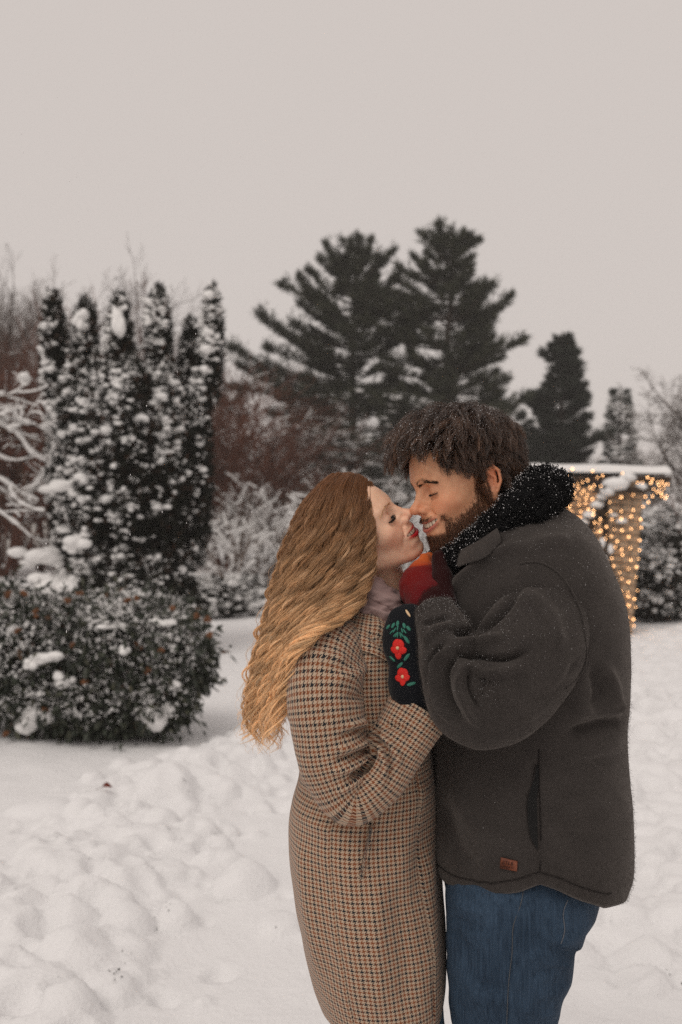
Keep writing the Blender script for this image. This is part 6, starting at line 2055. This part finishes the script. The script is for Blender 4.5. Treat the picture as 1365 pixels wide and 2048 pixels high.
# tapering pier with boarded faces
dQ = 12.45; kQ = dQ / FPX
def qx(px): return (px - 682.5) * kQ
def qz(py): return CAM_Z - (py - 1024) * kQ
pier = empty('pier', ((qx(1215) + qx(1265)) / 2, dQ, 0), shelter)
zt = qz(985); nrow = 20; hz_ = zt / nrow
def pier_x(z):
    f = z / zt
    return qx(1226) + (qx(1218) - qx(1226)) * f, qx(1264) + (qx(1286) - qx(1264)) * f
for i in range(nrow):
    z = (i + .5) * hz_
    x0, x1 = pier_x(z)
    V, F4, F3 = bevel_box((0, 0, 0), ((x1 - x0) / 2, .016, hz_ / 2 - .003), .005)
    p = mesh_obj('plank', V, [F4, F3], M_plank, smooth=False); p.location = ((x0 + x1) / 2, dQ + rs.normal(0, .003), z); p.rotation_euler = (0, math.radians(2.5 + rs.normal(0, .4)), 0); set_parent(p, pier)
    V, F4, F3 = bevel_box((0, 0, 0), (.016, .17, hz_ / 2 - .003), .005)
    p = mesh_obj('plank', V, [F4, F3], M_plank_dark, smooth=False); p.location = (x0 + .014, dQ + .19, z); set_parent(p, pier)  # left face in the darker timber colour, its shade painted in
    p = mesh_obj('plank', V, [F4, F3], M_plank, smooth=False); p.location = (x1 - .014, dQ + .19, z); set_parent(p, pier)
mb = MB(); mb.add(*box(((qx(1221) + qx(1272)) / 2, dQ + .19, zt / 2), (.08, .13, zt / 2 - .005)))
mb.build('pier_core', M_plank_dark, pier, smooth=False)
V, F4, F3 = bevel_box(((qx(1206) + qx(1294)) / 2, dQ + .17, zt + .035), (.29, .27, .035), .008)
mesh_obj('pier_cap', V, [F4, F3], M_plank_dark, pier, smooth=False)
V, F4, F3 = bevel_box(((qx(1250) + qx(1272)) / 2, dQ + .10, zt + .11), (.07, .09, .05), .008)
mesh_obj('cap_block', V, [F4, F3], M_plank, pier, smooth=False)
sn = MB()
for px, py, r in ((1232, 968, (.17, .2, .085)), (1216, 982, (.09, .12, .06)), (1256, 955, (.10, .12, .06)), (1282, 974, (.07, .12, .05)), (1228, 1030, (.05, .05, .02)), (1244, 1042, (.07, .04, .03))):
    sn.add(*scatter(ICO2, A([WD(px, py, dQ - .02)]), A([r]), rs, lump=.06))
# stepped brace climbing to the pier, a pad of snow on each step
step = None
for px, py in ((1150, 1062), (1165, 1046), (1180, 1030), (1196, 1010), (1208, 994)):
    V, F4, F3 = bevel_box((0, 0, 0), (.075, .09, .06), .008)
    s_ = mesh_obj('brace_step', V, [F4, F3], M_plank_dark, smooth=False) if step is None else inst(step, 'brace_step')
    step = step or s_
    s_.location = WD(px, py + 16, dQ + .2); set_parent(s_, shelter)
    sn.add(*scatter(ICO2, A([WD(px, py, dQ + .18)]), A([(.085, .10, .05)]), rs, lump=.08))
V, F = tube(WD([1130, 1212], [1110, 1015], dQ + .26), .06, 6); mesh_obj('brace', V, F, M_plank_dark, shelter)
for px, py in ((1205, 1085), (1210, 1120), (1222, 1098)): sn.add(*scatter(ICO2, A([WD(px, py, dQ - .03)]), A([(.035, .03, .06)]), rs, lump=.1))
tag(sn.build('snow_load', M_snow_clump, shelter), kind='stuff')

# ---- lit strings: bulbs are parts of their string
def light_string(label, pts, group):
    pts = A(pts, float)
    root = tag(empty('string_lights', pts[0]), label, 'lights', group)
    V, F = tube(catmull(pts, len(pts) * 2), .004, 4); mesh_obj('wire', V, F, M_wire, root)
    for p in pts:
        r = rs.uniform(.7, 1.25)
        o = bpy.data.objects.new('bulb', BULB); o.location = p + A([0, -.015, -.01]); o.scale = (r, r, r)
        COL.objects.link(o); set_parent(o, root)
    return root
V, F = ICO1
BULB = bpy.data.meshes.new('bulb'); BULB.from_pydata((V * A([.0075, .0075, .011])).tolist(), [], F.tolist()); BULB.materials.append(M_bulb)
names = ['first', 'second', 'third', 'fourth', 'fifth', 'sixth', 'seventh', 'eighth', 'ninth', 'tenth', 'eleventh']
for k in range(10):
    px = 1098 + k * 15
    pts = [WD(px + rs.normal(0, 4), py + rs.normal(0, 3), dW - .05) for py in np.arange(968, 1066, 9.5)]
    light_string('%s hanging string of warm lights on the boarded wall, counted from his collar' % names[k], pts, 'light strings on the shelter wall')
pts = [WD(px, 958 + rs.normal(0, 9), dW - .11) for px in np.arange(1105, 1342, 10)]
light_string('warm light string running along the snowy roof edge', pts, 'light strings on the roof')
pts = [WD(rs.uniform(1296, 1342), 962 + i * 2.4 + rs.normal(0, 5), dW - .10) for i in range(16)]
light_string('bunched warm light string at the right end of the roof', pts, 'light strings on the roof')
for k, f in enumerate((.05, .36, .68, .98)):
    pts = []
    for py in np.arange(995, 1262, 20):
        z = qz(py); x0, x1 = pier_x(z)
        pts.append(A([x0 + (x1 - x0) * (f + rs.normal(0, .05)), dQ - .03, z + rs.normal(0, .03)]))
    light_string('%s warm light string down the pier front, counted from its left edge' % names[k], pts, 'light strings on the pier')
pts = [WD(1195 + rs.normal(0, 8), py, dQ + .05) for py in np.arange(1020, 1150, 8)]
light_string('warm light string on the shaded left side of the pier', pts, 'light strings on the pier')

# ------------------------------------------------------------------ small things
# pale picket fence far left
M_white = simple_mat('white_paint', (0.62, 0.60, 0.57), (0.72, 0.70, 0.67), 6, 0.6)
fp = WD(55, 1030, 30.0)
fence = tag(empty('picket_fence', (fp[0], fp[1], 0)), 'pale picket fence far off at the left, beneath the snowy branch', 'fence')
first = None
for i in range(17):
    x = fp[0] - 1.2 + i * .155
    V, F4, F3 = bevel_box((0, 0, 0), (.055, .012, .62), .008)
    o = mesh_obj('picket', V, [F4, F3], M_white, smooth=False) if first is None else inst(first, 'picket')
    first = first or o
    o.location = (x, fp[1], .66); set_parent(o, fence)
for z in (.35, .95):
    V, F = box((fp[0], fp[1] + .03, z), (1.4, .02, .045)); mesh_obj('rail', V, F, M_white, fence, smooth=False)
# brown stump between the low shrubs
sp = at_ground(456, 15.2)
stump = tag(empty('tree_stump', sp), 'brown tree stump with a snow cap among the low evergreens', 'stump')
z = np.linspace(0, .42, 6)
V, F = tube(np.stack([0 * z + sp[0], 0 * z + sp[1], z + sp[2]], -1), A([.17, .145, .135, .13, .13, .125]), 12)
V = rumple(V, unit((V - sp) * A([1, 1, 0])), .02, 9)
mesh_obj('trunk', V, F, simple_mat('stump_bark', (.07, .045, .028), (.15, .10, .06), 18, .9, .5, .01), stump)
V, F = scatter(ICO2, A([sp + A([0, 0, .43])]), A([(.15, .15, .06)]), rs, lump=.05)
tag(mesh_obj('snow_load', V, F, M_snow_clump, stump), kind='stuff')
# one rust-red fallen leaf on the snow bank
lp_ = A([(212 - 682.5) * 5.12 / FPX, 5.12, 0]); lp_[2] = ground_z(lp_[0], lp_[1]) + .018
t = np.linspace(0, 1, 9)
wv = np.sin(t * np.pi) ** .8 * .018 * (1 + .35 * np.sin(t * 25))
sp_ = np.stack([t * .055 - .02, 0 * t, .012 * np.sin(t * 4)], -1)
V = np.concatenate([sp_ + np.stack([0 * t, wv, .006 + 0 * t], -1), sp_, sp_ - np.stack([0 * t, wv, -.008 + 0 * t], -1)])
F = np.concatenate([A([[i, i + 1, i + 10, i + 9] for i in range(8)]), A([[i + 9, i + 10, i + 19, i + 18] for i in range(8)])])
leaf = tag(empty('fallen_leaf', lp_), 'single rust-red fallen leaf lying on the snow bank', 'leaf')
R = np.array(Matrix.Rotation(.5, 3, 'Z') @ Matrix.Rotation(.6, 3, 'X'))
mesh_obj('leaf_blade', V @ R.T + lp_, F, simple_mat('rust_leaf', (.09, .016, .008), (.16, .03, .014), 120, .7), leaf)
Vs, Fs = tube(A([[-.02, 0, 0], [-.035, .004, -.006], [-.05, .002, -.012]]) @ R.T + lp_, .0012, 5); mesh_obj('leaf_stalk', Vs, Fs, M_twig_red, leaf, )
# bits of soil and twig pressed into the bank
mb = MB()
for px, py, n in ((375, 1620, 4), (350, 1700, 4), (328, 1850, 8), (260, 1945, 3), (232, 1996, 6), (560, 1855, 2), (1355, 1960, 4)):
    y = CAM_Z * FPX / (py - 1024.0); x = (px - 682.5) * y / FPX
    for _ in range(n):
        c = A([x + rs.normal(0, .018), y + rs.normal(0, .03), 0]); c[2] = ground_z(c[0], c[1]) + rs.uniform(0, .012)
        if rs.random() < .6: mb.add(*scatter(ICO0, c[None], A([rs.uniform(.0015, .004)]), rs, lump=.3))
        else:
            q = c + rs.normal(0, .014, 3) + A([0, 0, .008]); mb.add(*tube(A([c, (c + q) / 2 + rs.normal(0, .002, 3), q]), .0012, 4))
tag(mb.build('twig_litter', M_core, None), 'dark crumbs of soil and twig in the snow bank', 'litter', kind='stuff')
# falling snow
n = 1300
d = rs.uniform(1.15, 3.6, n) ** 2
px, py = rs.uniform(-150, 1515, n), rs.uniform(-150, 2150, n)
P = WD(px, py, d); P = P[P[:, 2] > .02]
keep = ~((np.abs(P[:, 0] - .15) < .42) & (P[:, 1] > 1.30) & (P[:, 1] < 2.2))
P = P[keep]
V, F = scatter(ICO0, P, np.stack([rs.uniform(.0005, .0010, len(P))] * 2 + [rs.uniform(.0012, .0030, len(P))], -1), rs, lump=.15)
tag(mesh_obj('falling_snow', V, F, M_fleck), 'scattered falling snowflakes in the air', 'snow', kind='stuff')
# ------------------------------------------------------------------ snowy air
hz_m = bpy.data.materials.new('snowy_air'); hz_m.use_nodes = True
hn = hz_m.node_tree; hn.nodes.clear()
ho = hn.nodes.new('ShaderNodeOutputMaterial'); hv = hn.nodes.new('ShaderNodeVolumePrincipled')
hv.inputs['Color'].default_value = (0.93, 0.90, 0.88, 1)
hv.inputs['Density'].default_value = 0.0013
hv.inputs['Anisotropy'].default_value = 0.0
hn.links.new(hv.outputs[0], ho.inputs['Volume'])
V, F = box((0, 330, 6.5), (410, 400, 8.5))
tag(mesh_obj('haze', V, F, hz_m, smooth=False), 'thin snowy haze in the air', 'haze', kind='stuff')
